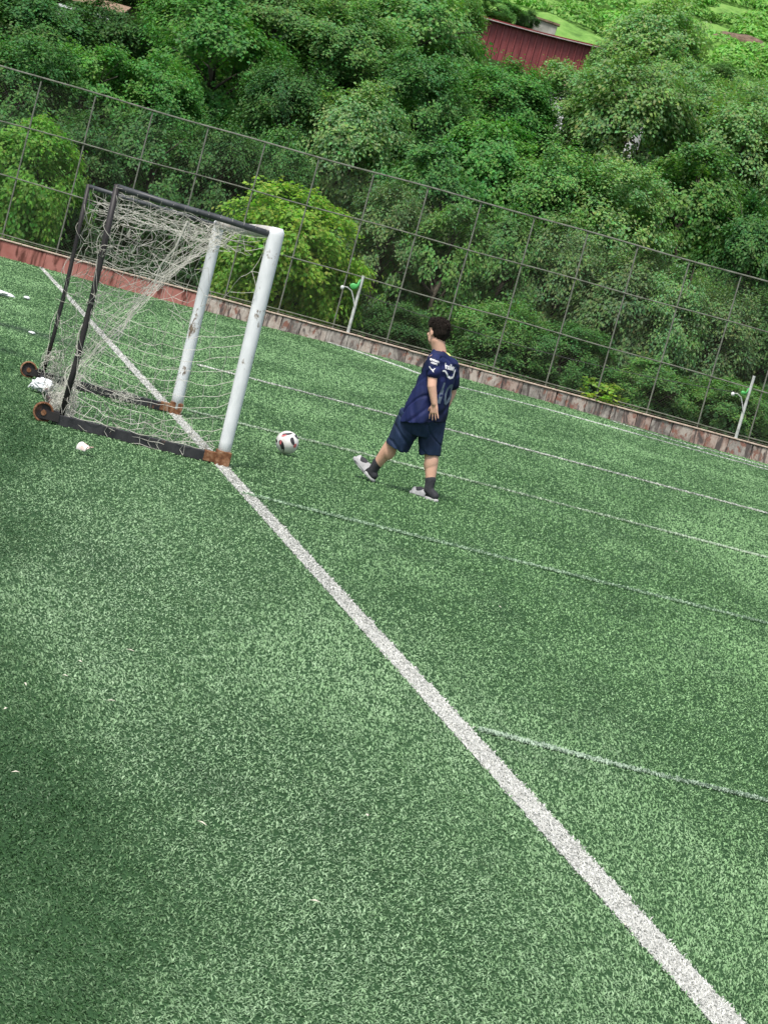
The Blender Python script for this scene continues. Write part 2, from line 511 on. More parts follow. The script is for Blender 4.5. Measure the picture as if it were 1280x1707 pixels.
# ================================================================= low wall of blocks
def pos_noise(t, scale, st, stops, detail=7, rough=.65, dist=0.0):
    g = t.nodes.new('ShaderNodeNewGeometry'); mp_ = t.nodes.new('ShaderNodeMapping'); mp_.inputs['Scale'].default_value = st
    n = t.nodes.new('ShaderNodeTexNoise'); n.inputs['Scale'].default_value = scale; n.inputs['Detail'].default_value = detail
    n.inputs['Roughness'].default_value = rough; n.inputs['Distortion'].default_value = dist
    r = t.nodes.new('ShaderNodeValToRGB'); e = r.color_ramp.elements
    e[0].position, e[0].color = stops[0][0], (*stops[0][1], 1); e[1].position, e[1].color = stops[-1][0], (*stops[-1][1], 1)
    for p, c in stops[1:-1]: e.new(p).color = (*c, 1)
    t.links.new(g.outputs['Position'], mp_.inputs[0]); t.links.new(mp_.outputs[0], n.inputs[0]); t.links.new(n.outputs['Fac'], r.inputs[0])
    return r.outputs[0], n.outputs['Fac']
m_block = []
for i, (a_, b_, c_) in enumerate([((.20, .15, .13), (.40, .34, .30), (.52, .47, .42)), ((.18, .11, .09), (.38, .28, .24), (.50, .42, .37)),
                                  ((.13, .115, .105), (.30, .27, .245), (.46, .42, .38)), ((.22, .16, .13), (.45, .38, .33), (.54, .48, .43))]):
    m, t, b = mat('wall_block_%d' % i, rough=.9, spec=.2)
    c1, f1 = pos_noise(t, 1.8, (2.4, 2, 1.6), [(.36, a_), (.50, b_), (.66, c_)], 9, .7, .3)
    c2, f2 = pos_noise(t, 2.2, (3.2, 2, .7), [(.50, (0, 0, 0)), (.60, (1, 1, 1))], 6, .6, .8)
    c3, f3 = pos_noise(t, 3.1, (2, 2, 1.2), [(.54, (0, 0, 0)), (.62, (1, 1, 1))], 6, .6, .5)
    col = mixc(t, c3, mixc(t, c2, (.085, .065, .058), c1) if False else c1, (.26, .13, .10))
    m2_ = mixc(t, c2, col, (.11, .09, .085))
    t.links.new(m2_, b.inputs['Base Color']); bump(t, b, f1, .6, .04)
    m_block.append(m)
m, t, b = mat('pink_wall_paint', rough=.85, spec=.2)
c1, f1 = pos_noise(t, 1.1, (1, 1, 1), [(.35, (.32, .115, .095)), (.65, (.44, .20, .17))], 6)
c2, f2 = pos_noise(t, 1.5, (2.6, 1, .6), [(.36, (0, 0, 0)), (.47, (1, 1, 1))], 7, .6, .6)
col = mixc(t, c2, (.12, .045, .035), c1)
t.links.new(col, b.inputs['Base Color']); bump(t, b, f1, .3, .02)
m_pink = m
m_cope = noisy('wall_coping', [(.35, (.20, .14, .11)), (.5, (.47, .36, .29)), (.7, (.60, .50, .42))], 5, .85, bmp=.4, bd=.02)
wall = empty('low_wall', (FO[0], FO[1], 0), FA, 'long low block wall with pink paint at its left end, below the tall fence', 'wall')
core = MB(); core.box(-9, 34, .06, .24, -.3, .44)
core.build('wall_core', m_block[2], wall)
u = -4.0
rr = random.Random(3)
while u < 24.5:
    pink = u < 5.6
    L = rr.uniform(.85, 1.35) if pink else rr.uniform(.26, .75)
    if pink and u + L > 5.8: L = max(.4, 5.7 - u)
    xw, yw = FO + FU * (u + L / 2)
    zb = float(gz(xw, yw)) - .05
    top = .435 + rr.uniform(-.008, .008)
    g = .004 if pink else .006
    pr = rr.uniform(0, .006) if pink else rr.uniform(-.006, .012)
    mbk = MB()
    sk = 0 if pink else rr.uniform(-.02, .02)
    mbk.add([(-L / 2 + g, 0 - pr, zb), (L / 2 - g, 0 - pr, zb), (L / 2 - g, .1, zb), (-L / 2 + g, .1, zb),
             (-L / 2 + g + sk, 0 - pr - sk * .3, top), (L / 2 - g + sk, 0 - pr + sk * .2, top), (L / 2 - g + sk, .1, top), (-L / 2 + g + sk, .1, top)],
            [(0, 3, 2, 1), (4, 5, 6, 7), (0, 1, 5, 4), (1, 2, 6, 5), (2, 3, 7, 6), (3, 0, 4, 7)])
    o = mbk.build('painted_panel' if pink else 'stone_block', m_pink if pink else rr.choice(m_block), wall)
    o.location = (u + L / 2, 0, 0)
    bevel(o, .004 if pink else .012, 1)
    u += L
u = -4.2; cz = .0
while u < 24.5:
    L = rr.uniform(1.1, 1.9)
    cz = rr.uniform(-.008, .01)
    cp = MB(); cp.box(-L / 2 + .004, L / 2 - .004, -.035 + rr.uniform(-.006, .006), .27, .445 + cz, .485 + cz)
    o = cp.build('coping_slab', m_cope, wall); o.location = (u + L / 2, 0, 0)
    o.rotation_euler = (0, rr.uniform(-.004, .004), 0)
    bevel(o, .008, 1)
    u += L

# ================================================================= tall fence
m_fence = noisy('fence_steel', [(.35, (.11, .115, .09)), (.6, (.21, .22, .18)), (.8, (.17, .14, .10))], 4, .65, metal=.2, bmp=.2)
m_wire = noisy('fence_wire', [(.3, (.035, .033, .026)), (.7, (.065, .060, .048))], 2, .6, metal=.3, bmp=0)
fence = empty('tall_fence', (FO[0], FO[1], 0), FA, 'tall olive steel fence of posts, rails and wire mesh standing on the low wall', 'fence')
FP = [-4.65, -3.12, -1.6, -.08, 1.45, 3.04, 4.61, 6.2, 7.72, 9.28, 10.82, 12.33, 13.87, 15.40, 16.84, 18.33, 19.81, 21.3, 22.8, 24.3]
for i, pu in enumerate(FP):
    p = MB(); p.tube([(0, 0, .485), (rr.uniform(-.01, .01), 0, 2.6), (rr.uniform(-.012, .012), 0, 4.87)], .022, 8)
    o = p.build('fence_post', m_fence, fence); o.location = (pu, .13, 0)
def rail_z(k, u):
    if k == 0: return 4.965 - .075 * min(max(u / 6.5, -.5), 1) - .012 * math.sin(u * .4)
    if k == 1: return 3.55
    if k == 2: return 2.15 - .010 * u
    return .60
for k, rad in enumerate([.024, .018, .018, .015]):
    p = MB(); p.tube([(uu, .13 - .03, rail_z(k, uu) + .012 * math.sin(uu * 1.3 + k)) for uu in np.arange(-4.7, 24.6, .8)], rad, 6)
    p.build('fence_rail', m_fence, fence)
wm = MB(); zl, zh = .52, 4.86; sp = .085; Hh = zh - zl
x = -4.6 - Hh
while x < 24.2:
    for s in (1, -1):
        a0 = x if s > 0 else x + Hh; a1 = x + Hh if s > 0 else x
        pts = []
        for aa, zz, ab, zb2 in ((a0, zl, a1, zh),):
            # clip to the fence extent
            t0 = max(0, (-4.6 - min(aa, ab)) / Hh); t1 = min(1, (24.2 - min(aa, ab)) / Hh)
            if t1 <= t0: continue
            if s > 0: q0 = (aa + t0 * Hh, zz + t0 * Hh); q1 = (aa + t1 * Hh, zz + t1 * Hh)
            else: q0 = (aa - (1 - t1) * Hh * 1.0, zl + (1 - t1) * Hh); q1 = (aa - (1 - t0) * Hh, zl + (1 - t0) * Hh)
            wm.tube([(q0[0], .155 + .004 * s, q0[1]), (q1[0], .155 + .004 * s, q1[1])], .0018, 3, False)
    x += sp
o = wm.build('wire_mesh', m_wire, fence); o['kind'] = 'stuff'
tw = MB(); tw.tube([(uu, .12, .53 + .01 * math.sin(uu * 2)) for uu in np.arange(-4.7, 24.6, .5)], .008, 5); tw.build('tension_wire', m_fence, fence)
# ================================================================= trees
def crown_mesh(name, m, seed, nclump=110, per=240, leaf=.05, layered=.6, droop=0.0, open_=0.0):
    r = np.random.default_rng(seed)
    # lobes make the outline uneven
    nl = 9
    ld = r.normal(size=(nl, 3)); ld /= np.linalg.norm(ld, axis=1)[:, None]; la = r.uniform(-.30, .22, nl)
    d = r.normal(size=(nclump, 3)); d /= np.linalg.norm(d, axis=1)[:, None]
    rad = r.uniform(.25, 1, nclump) ** .45
    k = 1 + (np.exp(-(1 - d @ ld.T) * 5) * la).sum(1)
    C = d * (rad * k * .86)[:, None]
    C[:, 2] = np.maximum(C[:, 2], -.9)
    Vs, Fs, Cs = [], [], []
    base = 0
    for i in range(nclump):
        n = int(per * r.uniform(.5, 1.4))
        cr = r.uniform(.15, .29)
        out = C[i] / (np.linalg.norm(C[i]) + 1e-6)
        up = np.array([0, 0, 1.]) * layered + out * (1 - layered * .6); up /= np.linalg.norm(up)
        # sub sprays: leaves sit along a few twigs fanning from the clump centre
        nt_ = 9
        td = r.normal(size=(nt_, 3)); td += out * .9; td -= up * (td @ up)[:, None] * .55
        td /= np.linalg.norm(td, axis=1)[:, None]
        ti = r.integers(0, nt_, n)
        s = r.random(n) ** .7
        P = C[i] + td[ti] * (s * cr)[:, None] + r.normal(size=(n, 3)) * (.030 + .022 * s[:, None])
        P += up * (.10 * cr * (1 - s))[:, None] - np.array([0, 0, 1.]) * ((droop + .18) * cr * s ** 2)[:, None]
        # leaf frame
        nrm = up * 1.0 + out * .30 + r.normal(size=(n, 3)) * .42
        nrm /= np.linalg.norm(nrm, axis=1)[:, None]
        ax = td[ti] + r.normal(size=(n, 3)) * .6 - np.array([0, 0, 1.]) * (.25 + droop * 2)
        ax -= nrm * (ax * nrm).sum(1)[:, None]; ax /= np.linalg.norm(ax, axis=1)[:, None]
        sd_ = np.cross(nrm, ax)
        L = leaf * r.uniform(.6, 1.25, n)[:, None]; W = L * .32
        A = P; B = P + ax * L * .5 + sd_ * W + nrm * L * .06; D = P + ax * L * .5 - sd_ * W + nrm * L * .06; E_ = P + ax * L - nrm * L * .10
        Vs.append(np.stack([A, B, E_, D], 1).reshape(-1, 3))
        q = base + np.arange(n)[:, None] * 4
        Fs.append(np.stack([q + [[0, 1, 2]], q + [[0, 2, 3]]], 1).reshape(-1, 3))
        hue = r.uniform(.82, 1.18)
        tint = np.stack([hue * r.uniform(.75, 1.3, n), r.uniform(.78, 1.22, n) * (.5 + .5 * hue), r.uniform(.7, 1.2, n)], -1)
        Cs.append(np.repeat(tint, 2, 0))
        base += n * 4
    return np_mesh(name, np.concatenate(Vs), np.concatenate(Fs), m, np.concatenate(Cs))

LMSCALE = 1
LM = {
    'fresh': leafmat('fresh_leaves', (.16, .35, .07), .08, .6, .42, .2),
    'lime': leafmat('lime_leaves', (.26, .46, .08), .08, .6, .42, .2),
    'gold': leafmat('gold_leaves', (.30, .46, .09), .08, .6, .45, .2),
    'dark': leafmat('dark_leaves', (.075, .19, .058), .22, .6, .30, .2),
    'mid': leafmat('mid_leaves', (.135, .29, .09), .18, .6, .34, .2),
    'rich': leafmat('rich_leaves', (.12, .31, .08), .15, .6, .36, .2),
    'pale': leafmat('pale_leaves', (.17, .31, .125), .12, .6, .34, .2),
    'grey': leafmat('grey_leaves', (.125, .225, .092), .15, .6, .30, .2),
    'olive': leafmat('olive_leaves', (.20, .36, .135), .12, .6, .34, .2),
}
PROTO = {}
for k, (nc, per, lf, lay, dr) in enumerate([(100, 300, .056, .7, 0), (118, 260, .052, .8, 0), (90, 330, .060, .6, .1), (108, 280, .053, .85, 0), (96, 300, .058, .65, .05), (130, 240, .050, .8, 0)]):
    PROTO[k] = crown_mesh('crown_%d' % k, None, 100 + k, nc, per, lf, lay, dr)
PROTO['lime'] = crown_mesh('crown_lime', None, 300, 120, 300, .062, .55, .35)
PROTO['gold'] = crown_mesh('crown_gold', None, 301, 26, 26, .20, .2, .0)

m_bark = noisy('bark', [(.3, (.035, .028, .02)), (.7, (.13, .115, .09))], 9, .9, bmp=.8, bd=.03, stretch=(1, 1, .25))
TREES = [
    (-12.56, 56.6, 1.86, 1.77, 2.16, 'fresh', 0, 'fresh green drooping tree behind the fence, cut by the left edge of the photo'),
    (-4.62, 56.8, 2.0, 2.28, 2.04, 'lime', 1, 'bright yellow-green rounded tree behind the fence, right behind the goal posts'),
    (5.02, 55.3, 0.71, 0.8, 0.36, 'gold', 2, 'low bright yellow-green sapling peeping over the wall by the fence foot'),
    (-11.62, 60, 2.66, 1.74, 2.29, 'dark', 3, 'dark leafy tree behind the fence, just right of the drooping fresh green tree'),
    (-9.65, 61.5, 3.3, 1.79, 2.16, 'dark', 4, 'dark open tree behind the fence, above the rear corner of the goal'),
    (-7.82, 62, 3.83, 1.61, 1.99, 'dark', 5, 'dark shaded tree behind the fence, above the sloping top bars of the goal'),
    (-6.24, 63.5, 4.36, 1.46, 1.75, 'dark', 0, 'dark tree with shadowy gaps behind and above the bright yellow-green tree'),
    (-2.02, 59.5, 2.82, 1.55, 2.18, 'grey', 1, 'grey-green shrubby tree behind the fence, directly right of the bright yellow-green tree'),
    (-0.24, 59, 2.83, 1.62, 2.26, 'mid', 2, 'mid green bushy tree behind the fence, above and left of the walking boy'),
    (-1.01, 57.2, 0.7, 1.31, 1.14, 'dark', 3, 'low dark shrub behind the fence, between the left lamp post and the boy'),
    (1.44, 60, 3.58, 1.56, 1.93, 'mid', 4, 'bushy green tree behind the fence, up and to the right of the boy'),
    (1.89, 57.3, 1.31, 1.66, 1.31, 'mid', 5, 'low leafy shrub behind the fence, level with the boy and just right of him'),
    (3.23, 60.2, 3.61, 1.47, 1.93, 'grey', 0, 'dull green tree behind the fence, above the low yellow-green sapling on its left'),
    (3.89, 57.4, 1.31, 1.4, 1.05, 'dark', 1, 'low dark shrub behind the fence, just left of the yellow-green sapling'),
    (5.31, 59.6, 2.76, 1.64, 2.19, 'grey', 2, 'broad dull green tree behind the fence, directly above the yellow-green sapling'),
    (6.73, 59.2, 3.52, 1.36, 1.72, 'pale', 3, 'pale greyish tree with a pointed top reaching the fence top rail'),
    (6.63, 57.3, 1.16, 1.4, 0.96, 'mid', 4, 'low green shrub behind the fence, just right of the yellow-green sapling'),
    (8.32, 59.8, 2.83, 1.55, 2.01, 'grey', 5, 'dull green tree behind the fence, left of the right-hand lamp post'),
    (10.0, 60.4, 2.9, 1.39, 2.12, 'dark', 0, 'dark tree behind the fence at the right edge of the photo'),
    (8.94, 57.4, 1.06, 1.49, 0.97, 'mid', 1, 'low green shrub behind the fence at the foot of the right-hand lamp post'),
    (-2.85, 58.5, 0.55, 1.07, 0.98, 'dark', 2, 'small dark shrub behind the fence, at the lower right of the bright yellow-green tree'),
    (-15.25, 65.33, 4.88, 2.0, 1.9, 'dark', 1, 'deep green tree on the slope above the fence at the left edge of the photo'),
    (-13.49, 67.83, 5.84, 2.18, 1.76, 'rich', 2, 'rich green tree just above the fence top, second from the left edge'),
    (-11.38, 68.75, 6.2, 2.0, 1.79, 'rich', 3, 'rich green leafy tree above the fence top, over the goal rear bars'),
    (-10.33, 74.34, 8.35, 2.73, 2.61, 'rich', 4, 'large bright green rounded tree above the fence, over the goal'),
    (-7.18, 71.66, 7.32, 1.86, 1.86, 'dark', 5, 'dark green tree in shade right of the large bright rounded tree'),
    (-4.66, 70.59, 6.91, 2.05, 2.05, 'pale', 0, 'blue-green finely leaved tree just above the fence, left of the middle'),
    (-2.57, 74.46, 8.4, 2.16, 2.28, 'dark', 1, 'dense dark green tree above the fence, left of and below the red shed'),
    (0.45, 71.53, 7.27, 2.19, 1.86, 'rich', 2, 'vivid green tree with long layered branches, below the red shed'),
    (0.53, 81.78, 11.21, 2.38, 1.5, 'rich', 3, 'vivid green tree right below the wall of the red shed'),
    (-1.42, 68.19, 5.98, 1.88, 1.36, 'dark', 4, 'dark low tree just above the fence top rail, straight above the boy'),
    (2.85, 70.46, 6.86, 2.15, 1.83, 'mid', 5, 'green spreading tree above the fence, left of the greyish hill trees'),
    (5.39, 80.66, 10.79, 2.84, 3.08, 'olive', 0, 'greyish green tall tree right of the glimpse of white building'),
    (4.95, 70.2, 6.76, 2.25, 1.61, 'olive', 1, 'greyish green tree just above the fence top, right of centre'),
    (7.88, 73.97, 8.21, 2.6, 2.15, 'mid', 2, 'full green tree above the fence top rail at the right'),
    (10.19, 81.26, 11.01, 2.73, 2.86, 'olive', 3, 'greyish green full tree at the right edge, below the tea slope'),
    (10.28, 71.22, 7.15, 1.85, 1.63, 'dark', 4, 'dark green tree at the right edge just above the fence'),
    (-16.91, 72.69, 7.72, 2.45, 1.67, 'dark', 5, 'very dark tree in the top left corner of the photo'),
    (-14.8, 74.1, 8.26, 2.04, 1.47, 'dark', 0, 'dark green tree left of the pale low building at the top left'),
    (-12.57, 80.61, 10.77, 2.1, 1.48, 'rich', 1, 'bright tree at the top edge, right of the pale low building'),
    (-9.53, 82.5, 11.49, 2.65, 1.89, 'mid', 2, 'mid green tree at the top edge, above the large rounded tree'),
    (-6.27, 80.48, 10.71, 2.71, 2.34, 'mid', 3, 'mid green full tree on the upper slope, left of centre at the top'),
    (-4.04, 84.91, 12.42, 2.99, 2.73, 'mid', 4, 'tall dense green tree touching the left end of the red shed'),
    (-3.38, 91.29, 14.88, 2.09, 1.4, 'mid', 5, 'green tree at the top edge above the left end of the shed'),
    (6.41, 93.42, 15.7, 2.86, 2.86, 'olive', 0, 'tall greyish green tree right of the red shed, against the tea slope'),
    (3.29, 83.11, 11.73, 2.16, 1.27, 'olive', 1, 'greyish green tree under the right end of the red shed'),
    (4.97, 92.23, 15.24, 1.55, 1.13, 'olive', 2, 'small greyish green tree touching the right end of the shed roof'),
    (8.7, 86.95, 13.21, 2.39, 1.86, 'olive', 3, 'greyish green tree below the tea slope, left of the right edge'),
    (-1.14, 105, 17.78, 1.28, 0.64, 'rich', 4, 'low green bush at the top edge just above the shed roof'),
    (7.61, 90.35, 14.51, 2.07, 1.52, 'olive', 4, 'greyish green tree at the lower edge of the tea slope, under its mounded rows'),
    (10.8, 88.49, 13.8, 2.03, 1.62, 'pale', 5, 'pale green tree at the right edge, right below the open slope'),
    (9.92, 94.3, 16.04, 0.87, 0.49, 'mid', 0, 'small dark bush standing alone on the bright slope near the right edge'),
    (0.42, 105.6, 17.65, 0.71, 0.65, 'dark', 3, 'small dark leafy bush in front of the grey wall behind the shed'),
]

def trunk_mesh(h, rx, rz, seed):
    """trunk from the ground (z=0) up to the crown centre h, with limbs reaching into the crown"""
    r = random.Random(seed)
    q = MB()
    br = .05 + .028 * h
    pts = [(r.uniform(-.05, .05) * i, r.uniform(-.05, .05) * i, h * i / 5 - .15) for i in range(6)]
    q.tube(pts, [br * (1 - .11 * i) for i in range(6)], 8)
    top = pts[-1]
    for k in range(7):
        a = k * 2.4 + r.uniform(-.3, .3); e = r.uniform(.2, 1.1)
        st = pts[r.choice([3, 4, 5])]
        L = rx * r.uniform(.6, .85)
        en = (st[0] + math.cos(a) * L * math.cos(e), st[1] + math.sin(a) * L * math.cos(e), st[2] + rz * .75 * math.sin(e))
        mid = [(st[i] * .5 + en[i] * .5) + (.12 * rz if i == 2 else r.uniform(-.1, .1)) for i in range(3)]
        q.tube([st, mid, en], [br * .45, br * .28, br * .10], 5)
        for j in range(2):
            e2 = [en[i] * .45 + mid[i] * .55 for i in range(3)]
            q.tube([mid, (e2[0] + r.uniform(-.4, .4) * rx, e2[1] + r.uniform(-.4, .4) * rx, e2[2] + r.uniform(.1, .5) * rz)], [br * .18, br * .05], 4, False)
    return q.mesh('trunk', [m_bark], True)

rt = random.Random(12)
for p_ in PROTO.values(): p_.materials.append(None)
for (cx, cy, cz, rx, rz, kind, var, label) in TREES:
    low = kind == 'gold' or 'shrub' in label or 'bush ' in label
    sz = 1.14 if not low else 1.1
    grp = 'leafy trees and shrubs on the hillside beyond the fence'
    g0 = float(gz(cx, cy)) - .05
    base = {'lime': 'lime', 'fresh': 'lime', 'gold': 'gold'}.get(kind, var)
    root = empty('shrub' if low else 'tree', (cx, cy, g0), 0, label, 'shrub' if low else 'tree', grp)
    crown = mesh_obj('crown', PROTO[base], root)
    crown.material_slots[0].link = 'OBJECT'; crown.material_slots[0].material = LM[kind]
    h = max(cz - g0, .3)
    rzz = rz * sz
    # crowns reach down towards the ground on the open side
    if h - rzz > .9 and not low:
        ext = min((h - rzz - .7) * .5, 1.0); h -= ext; rzz += ext
    crown.location = (0, 0, h); crown.scale = (rx * sz, rx * sz * .95, rzz)
    crown.rotation_euler = (0, 0, rt.uniform(0, 6.28))
    mesh_obj('trunk', trunk_mesh(h, rx * sz * .9, rzz * .9, int(cx * 10 + cy)), root)

# background woodland that fills between the countable trees (reads as one mass)
def leaf_cloud(name, centers, radii, per, leaf, m, seed, flat=.7):
    r = np.random.default_rng(seed)
    n = len(centers)
    idx = np.repeat(np.arange(n), per)
    d = r.normal(size=(len(idx), 3)); d[:, 2] = np.abs(d[:, 2]) * flat; d /= np.linalg.norm(d, axis=1)[:, None]
    P = centers[idx] + d * (radii[idx] * r.uniform(.75, 1.08, len(idx)))[:, None]
    nrm = d * .9 + r.normal(size=d.shape) * .5; nrm[:, 2] += .4; nrm /= np.linalg.norm(nrm, axis=1)[:, None]
    ax = r.normal(size=d.shape); ax -= nrm * (ax * nrm).sum(1)[:, None]; ax /= np.linalg.norm(ax, axis=1)[:, None]
    sd_ = np.cross(nrm, ax); L = leaf * r.uniform(.6, 1.3, len(idx))[:, None]; W = L * .33
    V = np.stack([P, P + ax * L * .5 + sd_ * W, P + ax * L, P + ax * L * .5 - sd_ * W], 1).reshape(-1, 3)
    q = np.arange(len(idx))[:, None] * 4
    F = np.stack([q + [[0, 1, 2]], q + [[0, 2, 3]]], 1).reshape(-1, 3)
    tn = r.uniform(.75, 1.25, (n, 1))[idx] * r.uniform(.8, 1.2, (len(idx), 3))
    return mesh_obj(name, np_mesh(name, V, F, m, np.repeat(tn, 2, 0)))
r2 = np.random.default_rng(9)
n = 620
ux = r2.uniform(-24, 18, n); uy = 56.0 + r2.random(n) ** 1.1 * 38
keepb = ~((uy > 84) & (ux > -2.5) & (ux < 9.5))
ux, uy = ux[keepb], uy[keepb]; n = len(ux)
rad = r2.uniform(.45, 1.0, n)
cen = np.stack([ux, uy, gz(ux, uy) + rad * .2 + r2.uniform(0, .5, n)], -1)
o = leaf_cloud('undergrowth', cen, rad, 230, .16, leafmat('gap_shade_leaves', (.022, .068, .018), .1, .6, .25, .2), 4)  # leaf colour darkened to paint the shade in the gaps between trees
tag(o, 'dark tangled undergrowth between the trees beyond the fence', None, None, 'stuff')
# wooded slope above the left and beyond
n = 260
ux = r2.uniform(-34, -4, n); uy = r2.uniform(86, 118, n)
rad = r2.uniform(1.0, 2.2, n)
cen = np.stack([ux, uy, gz(ux, uy) + 1.5 + r2.uniform(0, 2.5, n)], -1)
o = leaf_cloud('distant_wood', cen, rad, 240, .32, LM['mid'], 6, .8)
tag(o, 'distant wood on the upper left slope', None, None, 'stuff')

# ================================================================= tea slope at the top right
m_grass = noisy('slope_grass', [(.3, (.08, .17, .04)), (.5, (.15, .30, .065)), (.72, (.22, .35, .10))], 1.6, .9, bmp=.7, bd=.15, detail=9, spec=.15)
def tea_z(x, y):
    z = gz(x, y)
    return z + .30 * fbm(x * .7, y * .7, 3, 5) + .35 * np.clip(np.sin(y * .8 + x * .12 + 2 * fbm(x * .2, y * .2, 2, 3)), 0, 1) * sstep(108, 112, y) + .02
tea = mesh_obj('grass_slope', grid_mesh('grass_slope', np.linspace(-9, 34, 170), np.linspace(104.6, 175, 300), m_grass, tea_z))
tag(tea, 'bright green terraced grass and tea slope at the top right', None, None, 'structure')
m_tea = leafmat('tea_leaves', (.20, .42, .095), .05, .5, .3, .2)
r3 = np.random.default_rng(31)
mounds = []
for row in range(13):
    y0 = 107.5 + row * 2.35
    x0 = -4 + r3.uniform(0, 3)
    while x0 < 24:
        wd_ = r3.uniform(.9, 2.3)
        if r3.random() < .86 and not (y0 < 111 and x0 < 8):
            mounds.append((x0 + wd_, y0 + .10 * x0 + r3.uniform(-.4, .4), wd_, r3.uniform(.75, 1.1), r3.uniform(.55, .95)))
        x0 += wd_ * 1.75
mounds = np.array(mounds)
n = 760
idx = np.repeat(np.arange(len(mounds)), n)
d = r3.normal(size=(len(idx), 3)); d[:, 2] = np.abs(d[:, 2]); d /= np.linalg.norm(d, axis=1)[:, None]
mm_ = mounds[idx]
bl = .86 + .28 * fbm(d[:, 0] * 3 + idx * 1.7, d[:, 1] * 3 + d[:, 2] * 2, 2, 8)
P = np.stack([mm_[:, 0] + d[:, 0] * mm_[:, 2] * bl, mm_[:, 1] + d[:, 1] * mm_[:, 3] * bl, tea_z(mm_[:, 0], mm_[:, 1]) + .1 + d[:, 2] * mm_[:, 4] * bl], -1)
nrm = d * .9 + r3.normal(size=d.shape) * .35; nrm[:, 2] += .3; nrm /= np.linalg.norm(nrm, axis=1)[:, None]
ax = r3.normal(size=d.shape); ax -= nrm * (ax * nrm).sum(1)[:, None]; ax /= np.linalg.norm(ax, axis=1)[:, None]
sd_ = np.cross(nrm, ax); L = r3.uniform(.15, .28, len(idx))[:, None]
V = np.stack([P, P + ax * L * .5 + sd_ * L * .36, P + ax * L, P + ax * L * .5 - sd_ * L * .36], 1).reshape(-1, 3)
q = np.arange(len(idx))[:, None] * 4
F = np.stack([q + [[0, 1, 2]], q + [[0, 2, 3]]], 1).reshape(-1, 3)
tn = r3.uniform(.8, 1.2, (len(mounds), 1))[idx] * r3.uniform(.8, 1.2, (len(idx), 3))
o = mesh_obj('tea_bushes', np_mesh('tea_bushes', V, F, m_tea, np.repeat(tn, 2, 0)))
tag(o, 'clipped tea bushes in mounded rows on the bright slope', None, None, 'stuff')

# bare earth bank
m_bank = noisy('bare_earth', [(.3, (.07, .045, .03)), (.7, (.24, .17, .12))], 3, .95, bmp=.9, bd=.1)
def blob(c, r_, seed, nu=28, nv=16, amp=.25):
    q = MB(); q.ellip((0, 0, 0), (1, 1, 1), nu, nv)
    rr_ = np.random.default_rng(seed); off = rr_.random(3) * 30
    out = []
    for p in q.v:
        p = np.array(p)
        k = 1 + amp * (fbm(np.array([p[0] * 2.1 + off[0] + p[2]]), np.array([p[1] * 2.1 + off[1] - p[2] * 1.7]), 3, seed)[0] * 2 - 1)
        out.append(tuple(np.array(c) + p * np.array(r_) * k))
    q.v = out
    return q
bank = blob((13.05, 118.5, float(gz(13.05, 118.5)) + .15), (1.9, .9, .55), 3).build('earth_bank', m_bank, None, True)
tag(bank, 'bare brown earth bank between terraces at the top right corner', None, None, 'structure')

# ================================================================= red shed
m_red = noisy('red_sheet_metal', [(.3, (.17, .038, .04)), (.7, (.26, .066, .068))], 2.5, .5, metal=.1, bmp=.05, stretch=(1, 1, .4))
m_redd = noisy('red_roof_edge', [(.3, (.13, .018, .02)), (.7, (.24, .04, .04))], 3, .5, metal=.1, bmp=.05)
m_gut = noisy('gutter_metal', [(.3, (.28, .24, .24)), (.7, (.45, .41, .40))], 3, .5, metal=.2, bmp=0)
shed = empty('red_shed', (-1.75, 100, 14.1), R_(2.5), 'long red corrugated metal shed with a thin overhanging roof, among the trees', 'shed')
SL = 6.15
rf = lambda x: 2.26 + .14 * (x / SL) - .05 * math.sin(math.pi * x / SL)      # roof edge sags in the middle
npn = 18
for k in range(npn):
    a = SL * k / npn; wdt = SL / npn
    q = MB()
    prof = [(0, 0), (.18, 0), (.26, -.09), (.44, -.09), (.52, 0), (1, 0)]
    top = rf(a + wdt / 2) - .06
    vv = [(a + p * wdt, y, 0) for p, y in prof] + [(a + p * wdt, y, rf(a + p * wdt) - .05) for p, y in prof]
    vv += [(x, y + .02, z) for x, y, z in vv]
    fs = [(i, i + 1, i + 7, i + 6) for i in range(5)] + [(i + 12, i + 18, i + 19, i + 13) for i in range(5)]
    fs += [(0, 6, 18, 12), (5, 17, 23, 11)] + [(i, i + 12, i + 13, i + 1) for i in range(5)] + [(i + 6, i + 7, i + 19, i + 18) for i in range(5)]
    q.add(vv, fs)
    q.build('wall_panel', m_red, shed)
q = MB(); q.box(.02, SL - .02, .05, 4.0, 0, 1.95); q.build('wall', m_redd, shed)
q = MB()
n_ = 16
for k in range(n_):
    a = -.18 + (SL + .36) * k / n_; b2 = -.18 + (SL + .36) * (k + 1) / n_
    z0, z1 = rf(a), rf(b2)
    q.add([(a, -.32, z0 - .02), (b2, -.32, z1 - .02), (b2, 4.2, z1 + .25), (a, 4.2, z0 + .25), (a, -.32, z0 + .05), (b2, -.32, z1 + .05), (b2, 4.2, z1 + .32), (a, 4.2, z0 + .32)],
          [(0, 3, 2, 1), (4, 5, 6, 7), (0, 1, 5, 4), (2, 3, 7, 6)] + ([(0, 4, 7, 3)] if k == 0 else []) + ([(1, 2, 6, 5)] if k == n_ - 1 else []))
q.build('roof', m_redd, shed)
q = MB(); q.tube([(-.1 + (SL + .2) * k / 14, -.37, rf(SL * k / 14) - .05) for k in range(15)], .028, 6); q.build('gutter', m_gut, shed)

